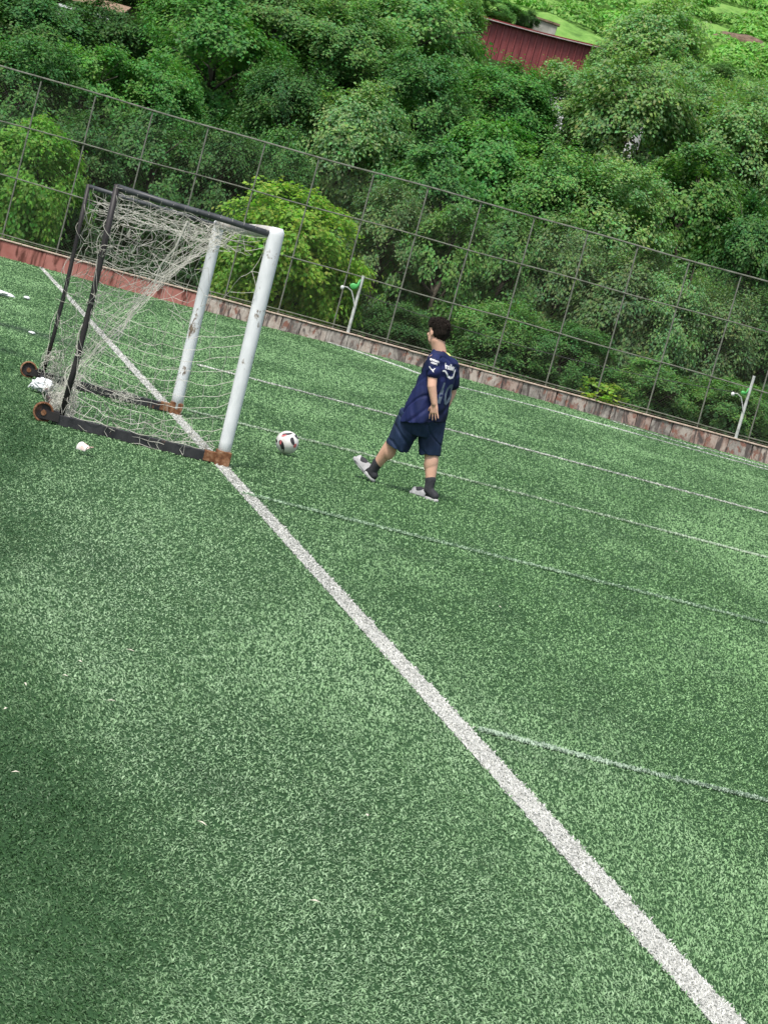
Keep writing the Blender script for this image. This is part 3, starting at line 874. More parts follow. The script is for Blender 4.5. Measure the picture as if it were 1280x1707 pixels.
# pale building glimpsed through the leaves
m_pale = noisy('pale_render', [(.3, (.55, .56, .58)), (.7, (.78, .79, .80))], 2, .8, bmp=.1)
m_tile = noisy('brown_roof', [(.3, (.16, .10, .07)), (.7, (.34, .24, .17))], 5, .8, bmp=.4)
m_dkw = noisy('dark_window', [(.3, (.02, .025, .03)), (.7, (.05, .055, .06))], 2, .2, bmp=0, spec=.8)
hb = empty('white_building', (2.3, 88.2, 9.6), R_(2), 'white rendered building glimpsed in patches through the leaves below the red shed', 'building')
q = MB(); q.box(0, 4.3, 0, 3.2, 0, 3.1); q.build('wall', m_pale, hb)
q = MB(); q.add([(-.2, -.25, 3.1), (4.5, -.25, 3.1), (4.5, 3.4, 3.1), (-.2, 3.4, 3.1), (-.2, 1.6, 3.75), (4.5, 1.6, 3.75)], [(0, 1, 5, 4), (2, 3, 4, 5), (0, 4, 3), (1, 2, 5), (0, 3, 2, 1)]); q.build('roof', m_tile, hb)
for x0 in (.7, 2.6):
    q = MB(); q.box(x0, x0 + .8, -.03, .0, 1.2, 2.1); wdo = q.build('window', m_pale, hb)
    q = MB(); q.box(x0 + .06, x0 + .74, -.036, -.031, 1.26, 2.04); q.build('pane', m_dkw, wdo)
# pale low building at the top left
hl = empty('low_building', (-18.75, 83.9, 8.9), R_(4), 'pale low building with an arched opening and brown roof at the top left edge', 'building')
q = MB(); q.box(0, 2.0, 0, 2.2, 0, .95); q.build('wall', m_pale, hl)
q = MB(); q.box(-.08, 2.1, -.10, 2.3, .952, 1.06); q.build('roof_slab', m_pale, hl)
q = MB(); q.tube([(.78 + .34 * math.cos(a), -.02, .25 + .34 * math.sin(a)) for a in np.linspace(0, math.pi, 10)], .045, 6); q.build('arch', m_pale, hl)
q = MB(); q.add([(.4, .2, 1.35), (2.6, .2, 1.35), (2.6, 2.4, 1.9), (.4, 2.4, 1.9), (.4, .2, 1.42), (2.6, .2, 1.42), (2.6, 2.4, 1.97), (.4, 2.4, 1.97)], [(0, 3, 2, 1), (4, 5, 6, 7), (0, 1, 5, 4), (1, 2, 6, 5), (2, 3, 7, 6), (3, 0, 4, 7)]); q.build('roof', m_tile, hl)
for (x_, y_) in ((.45, .3), (2.5, .3), (.45, 2.2), (2.5, 2.2)):
    q = MB(); q.tube([(x_, y_, 0.0), (x_, y_, 1.40)], .04, 6); q.build('roof_post', m_bark, hl)
# grey concrete wall behind the shed
m_conc = noisy('weathered_concrete', [(.3, (.20, .20, .18)), (.7, (.40, .40, .37))], 2, .9, bmp=.4)
q = MB(); q.box(-1.1, 1.1, 0, .25, -1.0, .62); gw = q.build('retaining_wall', m_conc); gw.location = (.95, 106.5, 17.38); gw.rotation_euler = (0, R_(3), 0)
bevel(gw, .03, 1); tag(gw, 'short grey concrete retaining wall on the slope just above the red shed', 'wall')
q = MB(); q.box(-1.2, 1.2, -.1, .35, 0, .10); gr2 = q.build('capping', m_bank, gw); gr2.location = (0, 0, .623)

# ================================================================= lamp posts and cable
m_pole = noisy('painted_pole', [(.35, (.36, .37, .35)), (.6, (.60, .62, .60)), (.75, (.33, .30, .26))], 6, .6, bmp=.1)
m_green = noisy('green_plastic', [(.3, (.06, .33, .08)), (.7, (.10, .48, .13))], 6, .4, bmp=0)
m_bulb = noisy('lamp_glass', [(.3, (.60, .62, .60)), (.7, (.78, .79, .78))], 6, .3, bmp=0)
def fpt(u, v, z=0):
    p = FO + FU * u + FN * v
    return (float(p[0]), float(p[1]), z)
def lamp(u, top, label):
    p0 = fpt(u, .02)
    root = empty('lamp_post', (p0[0], p0[1], .485), FA, label, 'lamp post', 'thin lamp posts on the low wall')
    q = MB(); q.tube([(0, 0, 0), (0, 0, top * .5), (.01, 0, top)], [.045, .043, .040], 10); q.build('pole', m_pole, root)
    q = MB(); q.tube([(0, -.03, .72), (-.10, -.06, .95), (-.20, -.10, 1.13), (-.34, -.16, 1.20), (-.46, -.2, 1.19)], .018, 6); arm = q.build('arm', m_pole, root)
    q = MB(); q.ellip((-.47, -.2, 1.16), (.055, .055, .06), 10, 7); q.build('bulb', m_bulb, root, True)
    q = MB()
    gs = 1.0 if top < 1.7 else .62
    q.ellip((-.18, -.10, 1.27), (.11 * gs, .03, .085 * gs), 12, 8)
    q.tube([(-.12, -.08, 1.22), (-.07, -.06, 1.34), (-.05, -.05, 1.34 + .16 * gs)], [.035 * gs, .045 * gs, .02 * gs], 7)
    q.build('shade', m_green, root, True)
    return root
lamp(9.72, 1.62, 'white lamp post with green shade on the wall between the goal and the boy')
lamp(20.92, 1.80, 'white lamp post with green shade on the wall at the right edge')
lamp(-.55, .95, 'short pale post behind the wall at the left edge of the photo')
q = MB()
a0 = np.array(fpt(9.75, .2, 1.62)); a1 = np.array(fpt(20.9, .2, 1.75))
q.tube([a0 + (a1 - a0) * s - np.array([0, 0, .30]) * 4 * s * (1 - s) for s in np.linspace(0, 1, 16)], .010, 5)
o = q.build('power_cable', mat('black_cable', (.06, .06, .06), .6)[0]); tag(o, 'thin dark cable sagging between the two lamp posts along the fence', 'cable')
# ================================================================= goal
def rusty(name, paint, paint2, thr0, thr1, rust=(.20, .075, .03), rust2=(.33, .15, .06), scale=5, rough=.45, stretch=(1, 1, .5)):
    m, t, b = mat(name, rough=rough, spec=.45)
    c1, f1 = ramp_noise(t, scale * 1.7, [(.35, paint), (.7, paint2)], stretch=stretch)
    c2, f2 = ramp_noise(t, scale * 4, [(.3, rust), (.7, rust2)])
    c3, f3 = ramp_noise(t, scale, [(thr0, (0, 0, 0)), (thr1, (1, 1, 1))], detail=9, rough=.7, stretch=stretch)
    t.links.new(mixc(t, c3, c1, c2), b.inputs['Base Color'])
    bump(t, b, f3, .35, .004)
    return m
m_white = rusty('chipped_white_paint', (.66, .69, .71), (.82, .84, .86), .585, .62, (.12, .09, .07), (.30, .24, .18), 6, .35, (1, 1, .45))
m_whiter = rusty('stained_white_paint', (.42, .38, .34), (.66, .64, .62), .56, .66, (.22, .12, .07), (.36, .24, .16), 5)
m_black = rusty('worn_black_paint', (.018, .018, .022), (.05, .05, .055), .60, .68, (.10, .045, .025), (.20, .10, .06), 5)
m_blackr = rusty('rust_eaten_black_paint', (.014, .013, .015), (.035, .03, .03), .54, .64, (.11, .045, .025), (.22, .10, .055), 3, .55, (1, 1, .3))
m_rust = noisy('orange_rust', [(.3, (.06, .026, .015)), (.48, (.17, .072, .032)), (.62, (.29, .16, .09)), (.75, (.46, .38, .30))], 17, .9, bmp=.7, bd=.01)
m_grey = rusty('grey_black_tube', (.035, .04, .045), (.085, .09, .10), .66, .74, (.14, .06, .03), (.25, .13, .07), 5)

def gl(u, w, z):
    return (-u, w, z)          # goal-local: x points into the field, so the net is on the minus side
goal = empty('football_goal', tuple(GP), GA, 'portable football goal with white posts, dark frame and torn tangled net', 'football goal')
def post(w, name, m, r0, r1, top):
    q = MB()
    zz = [.06, .2, .5, .9, 1.3, 1.7, 1.93, 1.965, top]
    rs = [r0 + (r1 - r0) * min(1, z / 1.7) for z in zz]
    rs[-2] = rs[-3] * .97; rs[-1] = rs[-3] * .70
    lean = -.045
    q.tube([gl(lean * z / 2 * -1 if False else .0 + .022 * z, w, z) for z in zz], rs, 20)
    return q.build(name, m, goal, True)
post(0, 'goal_post', m_white, .053, .066, 1.995)
post(3.70, 'goal_post', m_white, .060, .057, 1.985)
q = MB(); q.tube([gl(.045, w, 1.945 + .006 * math.sin(w * 2)) for w in np.linspace(.04, 3.66, 14)], .050, 16); q.build('crossbar', m_whiter, goal, True)
for w in (0, 3.70):
    q = MB(); q.tube([gl(.06, w, 1.93), gl(.5, w, 1.945), gl(.95, w, 1.95), gl(1.375, w, 1.965)], .026 if w == 0 else .022, 12); q.build('top_bar', m_grey, goal, True)
    q = MB(); q.tube([gl(1.375, w, 1.985), gl(1.36, w, 1.5), gl(1.345, w, 1.0), gl(1.345, w, .5), gl(1.355, w, .07)], [.025, .026, .024, .025, .022] if w == 0 else [.021, .020, .021, .020, .019], 12); q.build('rear_upright', m_blackr, goal, True)
    q = MB(); q.box(-1.385, -.075, w - .032, w + .032, .002, .090); o = q.build('base_beam', m_black, goal); bevel(o, .005, 2)
    q = MB(); q.box(-.062, .060, w - .058, w + .058, .0, .125); o = q.build('corner_socket', m_rust, goal); bevel(o, .006, 2)
    q = MB(); q.box(-.16, -.055, w - .037, w + .037, .012, .098); o = q.build('socket_collar', m_rust, goal); bevel(o, .004, 1)
    q = MB(); q.box(-1.53, -1.37, w - .050, w - .034, .03, .10); q.box(-1.53, -1.37, w + .034, w + .050, .03, .10); q.box(-1.42, -1.372, w - .034, w + .034, .02, .11)
    q.build('wheel_bracket', m_blackr, goal)
    # wheel: rusty rim with a dark hollow face, hub and axle
    def lathe(prof, n, cx, cz):
        q = MB(); vv = []
        for k in range(n):
            a = 2 * math.pi * k / n
            for r_, y_ in prof: vv.append((cx + r_ * math.cos(a), y_, cz + r_ * math.sin(a)))
        P = len(prof); fs = []
        for k in range(n):
            for j in range(P):
                fs.append((k * P + j, k * P + (j + 1) % P, ((k + 1) % n) * P + (j + 1) % P, ((k + 1) % n) * P + j))
        q.add(vv, fs); return q
    wz = .078
    o = lathe([(.083, w - .026), (.083, w + .026), (.068, w + .026), (.066, w + .010), (.066, w - .010), (.068, w - .026)], 28, -1.50, wz).build('wheel', m_rust, goal, True)
    o2 = lathe([(.066, w - .009), (.066, w + .009), (.012, w + .009), (.012, w - .009)], 24, -1.50, wz).build('wheel_disc', m_blackr, o)
    o3 = lathe([(.022, w - .056), (.022, w + .056), (.002, w + .056), (.002, w - .056)], 14, -1.50, wz).build('hub', m_rust, o)
q = MB(); q.tube([gl(1.37, .04, .055), gl(1.375, 1.8, .05), gl(1.37, 3.66, .055)], .025, 10); q.build('rear_base_bar', m_blackr, goal, True)

# net
m_cord, t, b = mat('net_cord', (.5, .5, .42), .85, spec=.15)
c1, f1 = ramp_noise(t, 7, [(.3, (.30, .30, .25)), (.6, (.52, .515, .46)), (.8, (.68, .68, .63))])
t.links.new(c1, b.inputs['Base Color'])
def pl(pts, s):
    pts = np.array(pts, float)
    d = np.r_[0, np.cumsum(np.linalg.norm(np.diff(pts, axis=0), axis=1))]; d /= d[-1]
    return np.stack([np.interp(s, d, pts[:, k]) for k in range(3)], -1)
def wob(s, t_, seed, amp):
    r = np.random.default_rng(seed); o = 0
    for k in range(5):
        f = r.uniform(1.5, 9, 2); p = r.uniform(0, 6.28, 2); a = r.normal(size=3) * amp / (1 + .18 * f.sum())
        o = o + np.sin(f[0] * s + p[0] + 1.3 * t_)[..., None] * np.cos(f[1] * t_ + p[1])[..., None] * a
    return o
def sheet(q, E0, E1, ns, nt, seed, amp=.06, sag=.1, bulge=(0, 0, 0), cord=.0024, jit=.012, drop=.0, sw=None, pts_per=3):
    """cords along both directions of a ruled surface; E0/E1 run with s, t goes from E0 to E1"""
    r = np.random.default_rng(seed)
    S = np.linspace(0, 1, ns) if sw is None else sw; T = np.linspace(0, 1, nt)
    js = r.normal(0, jit, (ns, nt, 3))
    def P(s, t_):
        s = np.asarray(s, float); t_ = np.asarray(t_, float)
        a = pl(E0, s); b_ = pl(E1, s)
        o = a * (1 - t_[..., None]) + b_ * t_[..., None]
        f = (4 * t_ * (1 - t_))
        o = o + wob(s, t_ * 3, seed, amp) * (np.sqrt(np.abs(f)) * .8 + .1)[..., None]
        o[..., 2] -= sag * f
        o += np.array(bulge) * np.sin(np.pi * t_)[..., None]
        o[..., 2] = np.maximum(o[..., 2], .008)
        return o
    G = P(S[:, None] * np.ones((1, nt)), T[None, :] * np.ones((ns, 1))) + js
    G[..., 2] = np.maximum(G[..., 2], .006)
    def run(pts):
        # soften between knots with a slight slack
        out = []
        for a, b_ in zip(pts[:-1], pts[1:]):
            L = np.linalg.norm(b_ - a); sl = r.uniform(.0, .12) * L; dr = r.normal(size=3) * .035 * L
            out.append(a); m_ = (a + b_) / 2 + dr; m_[2] = max(.006, m_[2] - sl * .5); out.append(m_)
        out.append(pts[-1])
        q.tube([gl(*p) for p in out], cord, 3, False)
    for i in range(ns):
        a = 0
        while a < nt - 1:
            if r.random() < drop: a += 1; continue
            e = a + 1
            while e < nt - 1 and r.random() > drop: e += 1
            run(G[i, a:e + 1]); a = e + (1 if drop > 0 else 0)
            if drop == 0: break
    for j in range(nt):
        a = 0
        while a < ns - 1:
            if r.random() < drop: a += 1; continue
            e = a + 1
            while e < ns - 1 and r.random() > drop: e += 1
            run(G[a:e + 1, j]); a = e + (1 if drop > 0 else 0)
            if drop == 0: break
    # knots
    for i in range(0, ns, 2):
        for j in range(0, nt, 2):
            if r.random() < .25:
                p = gl(*G[i, j]); q.ellip(p, (cord * 2.4,) * 3, 5, 4)

def build_net(name, fn, label=None):
    q = MB(); fn(q); o = q.build(name, m_cord, goal, False); o['kind'] = 'stuff'
    if label: o['label'] = label
    return o
TOP = [(1.33, .05, 1.93), (.9, .12, 1.92), (.5, .35, 1.90), (.16, 1.4, 1.88), (.10, 2.8, 1.86), (.09, 3.55, 1.88), (.12, 3.62, 1.78)]
BOT = [(1.37, 1.9, .07), (1.37, 1.3, .09), (1.38, .7, .10), (1.37, .35, .08), (1.35, .12, .10), (1.31, .06, .14)]
def n_back(q):
    sheet(q, TOP, BOT, 36, 16, 1, .07, -.02, (.08, 0, .06), .0018, .014, .02, sw=np.linspace(0, 1, 36) ** 1.5)
    # a second, slacker layer torn loose
    sheet(q, [(1.30, .3, 1.92), (.8, .9, 1.90), (.35, 2.4, 1.87), (.15, 3.5, 1.80)], [(1.36, 3.4, .20), (1.33, 2.4, .12), (1.30, 1.2, .2), (1.27, .3, .35)], 13, 13, 2, .14, .05, (.10, 0, 0), .0017, .03, .15)
build_net('back_net', n_back, 'slack grey back net bunched into a fan towards the rear wheel')
def n_roof(q):
    sheet(q, [(1.34, 0, 1.955), (.07, .02, 1.93)], [(1.33, 3.7, 1.955), (.07, 3.68, 1.93)], 10, 15, 3, .04, .20, (0, 0, 0), .0017, .02, .06)
    # short hanging loops tying the net to the near top bar
    r = np.random.default_rng(8)
    for k in range(13):
        u = .12 + k * .098; d = r.uniform(.05, .13)
        q.tube([gl(u, .0, 1.975), gl(u + .004, -.028, 1.95), gl(u + r.uniform(-.02, .02), .02, 1.95 - d)], .0022, 3, False)
build_net('roof_net', n_roof)
def n_side(q):
    # near side: fuller below, a few long strained cords above
    sheet(q, [(1.335, .0, .10), (1.33, .0, .45), (1.33, -.01, 1.02)], [(.04, .0, .10), (.04, .0, .55), (.045, 0, 1.12)], 11, 11, 4, .03, .13, (0, -.03, 0), .0022, .012, .02)
    sheet(q, [(1.33, .0, 1.05), (1.33, .0, 1.85)], [(.05, .0, 1.15), (.05, .0, 1.90)], 6, 11, 5, .10, .06, (0, .05, 0), .0020, .04, .30)
    sheet(q, [(1.34, .02, .08), (1.30, .05, .30)], [(.10, .0, .09), (.10, .02, .16)], 4, 22, 15, .03, .01, (0, 0, 0), .0028, .02, .05)
build_net('side_net', n_side)
def n_far(q):
    sheet(q, [(1.33, 3.7, .08), (1.33, 3.7, 1.90)], [(.05, 3.7, .08), (.03, 3.7, 1.88)], 15, 12, 6, .10, .08, (0, .04, 0), .0022, .03, .12)
    sheet(q, [(1.3, 3.7, 1.95), (.1, 3.66, 1.9)], [(1.30, 3.72, 1.2), (.2, 3.6, 1.60)], 18, 8, 16, .06, .02, (0, 0, 0), .0022, .03, .1)
build_net('side_net', n_far)
def tangles(q):
    r = np.random.default_rng(12)
    def squiggle(c, ext, n, step, cord):
        p = np.array(c, float) + r.normal(size=3) * np.array(ext) * .6; d = r.normal(size=3); pts = [p.copy()]
        for k in range(n):
            d = d * .75 + r.normal(size=3) * .6; d /= np.linalg.norm(d) + 1e-6
            p = p + d * step
            dv = (p - np.array(c)) / np.array(ext); L = np.linalg.norm(dv)
            if L > 1.3: p = np.array(c) + (p - np.array(c)) * (1.3 / L)
            p[2] = max(p[2], .008); pts.append(p.copy())
        q.tube([gl(*a) for a in pts], cord, 3, False)
    for k in range(46): squiggle((1.33, r.uniform(.0, .5), r.uniform(.05, .22)), (.08, .14, .11), 26, .035, .0023)
    for k in range(26): squiggle((1.34, r.uniform(.5, 2.4), .08), (.07, .22, .07), 24, .035, .0023)
    for k in range(20): squiggle((1.31, 3.6, r.uniform(.08, .3)), (.08, .15, .12), 24, .035, .0023)
    for k in range(18): squiggle((r.uniform(.3, 1.2), 3.62, .10), (.16, .07, .05), 22, .03, .0022)
    for k in range(14): squiggle((.55, r.uniform(3.0, 3.4), .06), (.12, .14, .07), 24, .03, .0022)
    for k in range(10): squiggle((r.uniform(.1, .25), 3.5, 1.80), (.12, .22, .10), 22, .035, .0023)
    for k in range(4): squiggle((r.uniform(.1, .5), r.uniform(.1, 3.0), 1.90), (.14, .4, .05), 22, .04, .0022)
    for k in range(4): squiggle((r.uniform(.6, 1.2), r.uniform(.4, 2.2), 1.5), (.22, .5, .28), 26, .07, .0022)
    for k in range(2): squiggle((r.uniform(.1, .3), 1.4, .35), (.14, .5, .25), 20, .06, .0020)
    # cords wound round the rear uprights
    for w_, ph in ((0, 0), (3.7, 2)):
        for strand in range(2):
            pts = []
            for k in range(150):
                z = .08 + 1.82 * k / 149; a = z * (9 + strand * 5) + ph + strand + .8 * math.sin(z * 7 + strand * 2)
                rad = .036 + .010 * math.sin(z * 13 + strand) + (.03 * max(0, math.sin(z * 5 + ph)) ** 3)
                pts.append(gl(1.352 + rad * math.cos(a), w_ + rad * math.sin(a), z))
            q.tube(pts, .0026, 3, False)
    for zc in (1.05, .62, 1.45):
        for k in range(5): squiggle((1.33, .0, zc), (.05, .05, .05), 14, .03, .0024)
    # a torn rope hanging inside
    q.tube([gl(.72, .4, 1.86), gl(.76, .42, 1.62), gl(.84, .45, 1.45), gl(.86, .45, 1.20)], [.012, .010, .007, .004], 5)
    q.tube([gl(.72, .4, 1.86), gl(.66, .42, 1.76), gl(.60, .42, 1.80)], [.010, .006, .003], 5)
    # ties round the base beam
    for u in (.35, .55, .62, .98):
        q.tube([gl(u, -.036, .088), gl(u + .015, -.040, .05), gl(u - .02, -.045, .012)], .0024, 3, False)
    q.tube([gl(1.38 - 1.2 * s, -.02 + .03 * math.sin(s * 20), .098 + .006 * math.sin(s * 31)) for s in np.linspace(0, 1, 40)], .0032, 4, False)
build_net('net_tangle', tangles, 'knotted heap of torn net cord along the rear bar')

# ================================================================= ball
bc = np.array([-1.055, 18.48, .125])
ball = empty('football', (bc[0], bc[1], 0), 0, 'white football with black and red panels lying on the turf', 'ball')
m_bw = noisy('ball_white', [(.3, (.60, .57, .54)), (.7, (.80, .79, .78))], 9, .45, bmp=.05)
m_bb = noisy('ball_black', [(.3, (.02, .02, .024)), (.7, (.06, .055, .06))], 9, .4, bmp=0)
m_brd = noisy('ball_red', [(.3, (.45, .08, .09)), (.7, (.62, .18, .19))], 9, .4, bmp=0)
RB = .110
bm = bmesh.new(); bmesh.ops.create_icosphere(bm, subdivisions=4, radius=RB)
me = bpy.data.meshes.new('casing'); bm.to_mesh(me); bm.free(); me.materials.append(m_bw)
me.polygons.foreach_set('use_smooth', [True] * len(me.polygons))
o = mesh_obj('casing', me, ball); o.location = (0, 0, .125)
CM = np.array(camo.matrix_world.to_3x3())
def patch(name, cx, cy, lx, ly, ang, m, front=True, R=RB + .0012, bend=0.0):
    """an elongated panel lying on the ball; centre and axes in ball-surface coordinates"""
    n = 20; q = MB(); ring = []
    ca, sa = math.cos(ang), math.sin(ang)
    def onb(a, b_):
        x = cx + (a * ca - b_ * sa); y = cy + (a * sa + b_ * ca)
        rr_ = math.hypot(x, y); k = min(rr_, .995) / (rr_ + 1e-9); x *= k; y *= k
        z = math.sqrt(max(0, 1 - x * x - y * y)) * (1 if front else -1)
        p = CM @ np.array([x, y, z]); return tuple(p / np.linalg.norm(p) * R)
    vv = [onb(0, 0)]
    for lv in (.5, 1.0):
        for k in range(n):
            a = 2 * math.pi * k / n
            aa = math.copysign(abs(math.cos(a)) ** .8, math.cos(a)) * lx * lv; bb = math.sin(a) * ly * lv * (1 - .35 * math.cos(a)) + bend * (aa / lx) ** 2
            vv.append(onb(aa, bb))
    fs = [(0, 1 + k, 1 + (k + 1) % n) for k in range(n)] + [(1 + k, 1 + n + k, 1 + n + (k + 1) % n, 1 + (k + 1) % n) for k in range(n)]
    q.add(vv, fs); o = q.build(name, m, ball, True); o.location = (0, 0, .125)
patch('black_panel', -.38, -.30, .52, .17, R_(-72), m_bb, bend=-.06)
patch('red_panel', -.50, .00, .20, .07, R_(75), m_brd, R=RB + .0022)
patch('black_panel', .50, .05, .36, .15, R_(-72), m_bb, bend=.04)
patch('red_panel', .70, -.28, .20, .09, R_(60), m_brd, R=RB + .0022)
patch('black_panel', .05, .68, .42, .10, R_(8), m_bb, bend=.03)
patch('red_panel', -.22, .56, .22, .07, R_(12), m_brd, R=RB + .0022)
patch('black_panel', -.88, .14, .16, .08, R_(100), m_bb)
patch('black_panel', .82, .46, .22, .07, R_(-50), m_bb)
for k in range(4):
    a = k * 1.57 + .4
    patch('black_panel', .5 * math.cos(a), .5 * math.sin(a), .4, .15, a + 1.4, m_bb, False)
# ================================================================= the boy
PO = np.array([.353, 18.02, 0.0])
F_ = np.array([-.80, .60, 0]); L_ = np.array([-.60, -.80, 0])     # facing direction and his left
boy = empty('person', tuple(PO), 0, 'person in a dark blue football shirt, blue shorts, grey slides walking away from the goal', 'person')
m_skin = noisy('skin', [(.3, (.60, .34, .24)), (.7, (.74, .46, .34))], 6, .55, bmp=.03)
m_hair = noisy('dark_hair', [(.3, (.008, .006, .005)), (.7, (.026, .020, .016))], 40, .8, spec=.12, bmp=.8, bd=.01, stretch=(1, 1, .4))
m_shirt, t, b = mat('navy_shirt', rough=.7, spec=.25)
c1, f1 = ramp_noise(t, 3.0, [(.38, (.006, .009, .030)), (.52, (.012, .020, .088)), (.70, (.018, .018, .075))], stretch=(1, 1, .6))
t.links.new(c1, b.inputs['Base Color']); bump(t, b, f1, .25, .03)
m_short = noisy('blue_shorts', [(.35, (.006, .016, .046)), (.7, (.013, .032, .085))], 5, .75, bmp=.25, bd=.02)
m_sock = noisy('dark_sock', [(.3, (.022, .024, .030)), (.7, (.05, .05, .058))], 30, .9, bmp=.3, bd=.004)
m_slide = noisy('grey_slide', [(.3, (.26, .26, .27)), (.6, (.42, .42, .43)), (.8, (.54, .54, .54))], 14, .6, bmp=.2, bd=.004)
m_sole = noisy('slide_sole', [(.35, (.20, .20, .21)), (.6, (.50, .50, .50))], 18, .7, bmp=.3)
m_yel = noisy('yellow_trim', [(.3, (.62, .62, .20)), (.7, (.74, .74, .30))], 8, .7, bmp=0)
m_prt = noisy('white_print', [(.3, (.68, .68, .70)), (.7, (.80, .80, .82))], 8, .6, bmp=0)
m_num = noisy('grey_print', [(.3, (.10, .14, .20)), (.7, (.17, .21, .27))], 12, .6, bmp=0)

def seg(q, a, b_, ra, rb, n=16, k=5):
    a = np.array(a, float); b_ = np.array(b_, float)
    q.tube([a + (b_ - a) * i / k for i in range(k + 1)], [ra + (rb - ra) * i / k for i in range(k + 1)], n)
    q.ellip(a, (ra,) * 3, n, 10); q.ellip(b_, (rb,) * 3, n, 10)
def limb(q, pts, rs, n=16):
    pts = [np.array(p, float) for p in pts]
    P, R2 = [], []
    for i in range(len(pts) - 1):
        for k in range(5):
            P.append(pts[i] + (pts[i + 1] - pts[i]) * k / 5); R2.append(rs[i] + (rs[i + 1] - rs[i]) * k / 5)
    P.append(pts[-1]); R2.append(rs[-1])
    for p, r_ in zip(P, R2): q.ellip(p, (r_,) * 3, n, 10)
    q.tube(P, R2, n)
def rings(q, R3, n=40, ax1=L_, ax2=F_):
    """closed loft: R3 = list of (cx, cy, z, half width, half depth, tilt in x)"""
    vv = []
    for (cx, cy, z, A, B, tl) in R3:
        for k in range(n):
            a = 2 * math.pi * k / n
            ca, sa = math.cos(a), math.sin(a)
            p = np.array([cx, cy, z]) + ax1 * A * math.copysign(abs(ca) ** .85, ca) + ax2 * B * math.copysign(abs(sa) ** .85, sa)
            p[2] += tl * (p[0] - cx)
            vv.append(p)
    fs = []
    for i in range(len(R3) - 1):
        for k in range(n):
            k2 = (k + 1) % n
            fs.append((i * n + k, i * n + k2, (i + 1) * n + k2, (i + 1) * n + k))
    fs.append(tuple(range(n - 1, -1, -1))); fs.append(tuple((len(R3) - 1) * n + k for k in range(n)))
    q.add(vv, fs)
def fuse(q, name, m, vox, it=4, fac=.5, fn=None, parent=boy):
    """voxel-fuse the overlapping pieces into one continuous smooth surface"""
    me = q.mesh('tmp', []); o = bpy.data.objects.new('tmp', me); COL.objects.link(o)
    rm = o.modifiers.new('r', 'REMESH'); rm.mode = 'VOXEL'; rm.voxel_size = vox
    sm = o.modifiers.new('s', 'SMOOTH'); sm.iterations = it; sm.factor = fac
    dg = bpy.context.evaluated_depsgraph_get(); dg.update()
    me2 = bpy.data.meshes.new_from_object(o.evaluated_get(dg))
    COL.objects.unlink(o); bpy.data.objects.remove(o); bpy.data.meshes.remove(me)
    me2.name = name; me2.materials.clear(); me2.materials.append(m)
    n = len(me2.vertices); co = np.empty(n * 3, np.float32); me2.vertices.foreach_get('co', co); co = co.reshape(-1, 3)
    if fn is not None:
        no = np.empty(n * 3, np.float32); me2.vertices.foreach_get('normal', no)
        co = fn(co.astype(float), no.reshape(-1, 3).astype(float)); me2.vertices.foreach_set('co', co.astype(np.float32).ravel())
    me2.polygons.foreach_set('use_smooth', np.ones(len(me2.polygons), bool)); me2.update()
    return mesh_obj(name, me2, parent)

# joints (metres from the planted foot)
hipR, kneR, ankR = (-.15, .09, .80), (-.085, .06, .46), (-.010, .0, .085)
hipL, kneL, ankL = (-.29, -.03, .80), (-.425, .06, .46), (-.560, .17, .095)
shL, elL, wrL = (-.285, -.145, 1.255), (-.235, -.215, 1.02), (-.172, -.215, .875)
shR, elR, wrR = (-.085, .145, 1.24), (-.035, .20, 1.00), (-.060, .17, .84)
HC = np.array([-.315, .01, 1.500])
HF = np.array([-.72, .68, -.10]); HF /= np.linalg.norm(HF)        # gaze
HLft = np.cross([0, 0, 1.], HF); HLft /= np.linalg.norm(HLft); HU = np.cross(HF, HLft)
HR = np.stack([HF, HLft, HU], 1)
def hp(f, l, u): return HC + HR @ np.array([f, l, u])
q = MB()
# torso core, neck, head
rings(q, [(-.235, .02, .72, .15, .11, 0), (-.235, .02, .85, .145, .105, 0), (-.22, .01, 1.0, .15, .10, 0), (-.20, 0, 1.15, .165, .10, 0), (-.20, 0, 1.25, .165, .09, 0), (-.21, 0, 1.31, .10, .065, 0)], 28)
seg(q, (-.225, .0, 1.28), tuple(hp(-.030, 0, -.075)), .064, .058)
seg(q, (-.245, .0, 1.32), tuple(hp(.00, 0, -.07)), .060, .058)
q.ellip(hp(-.010, 0, .025), (.098, .076, .095), 24, 16, HR)       # skull
q.ellip(hp(.030, 0, -.045), (.062, .054, .075), 20, 14, HR)       # face
q.ellip(hp(.048, 0, -.100), (.030, .030, .022), 14, 10, HR)       # chin
q.ellip(hp(.012, .040, -.075), (.045, .016, .030), 12, 8, HR); q.ellip(hp(.012, -.040, -.075), (.045, .016, .030), 12, 8, HR)
q.ellip(hp(.055, 0, .025), (.035, .050, .030), 14, 10, HR)        # brow
q.tube([hp(.088, 0, .010), hp(.104, 0, -.018), hp(.108, 0, -.032)], [.007, .010, .012], 10)   # nose
q.ellip(hp(.098, 0, -.036), (.014, .018, .010), 10, 8, HR)
q.ellip(hp(.086, 0, -.062), (.012, .024, .007), 10, 8, HR); q.ellip(hp(.084, 0, -.072), (.012, .021, .007), 10, 8, HR)  # lips
for s in (1, -1):
    q.ellip(hp(-.004, s * .078, -.012), (.019, .009, .033), 12, 10, HR @ np.array(Matrix.Rotation(s * .35, 3, 'Z')))    # ears
    q.ellip(hp(.070, s * .032, -.030), (.020, .020, .020), 10, 8, HR)                                                    # cheeks
# arms
limb(q, [shL, elL, wrL], [.050, .042, .029])
limb(q, [(-.245, -.21, .99)], [.043]) if False else None
limb(q, [shR, elR, wrR], [.048, .038, .027])
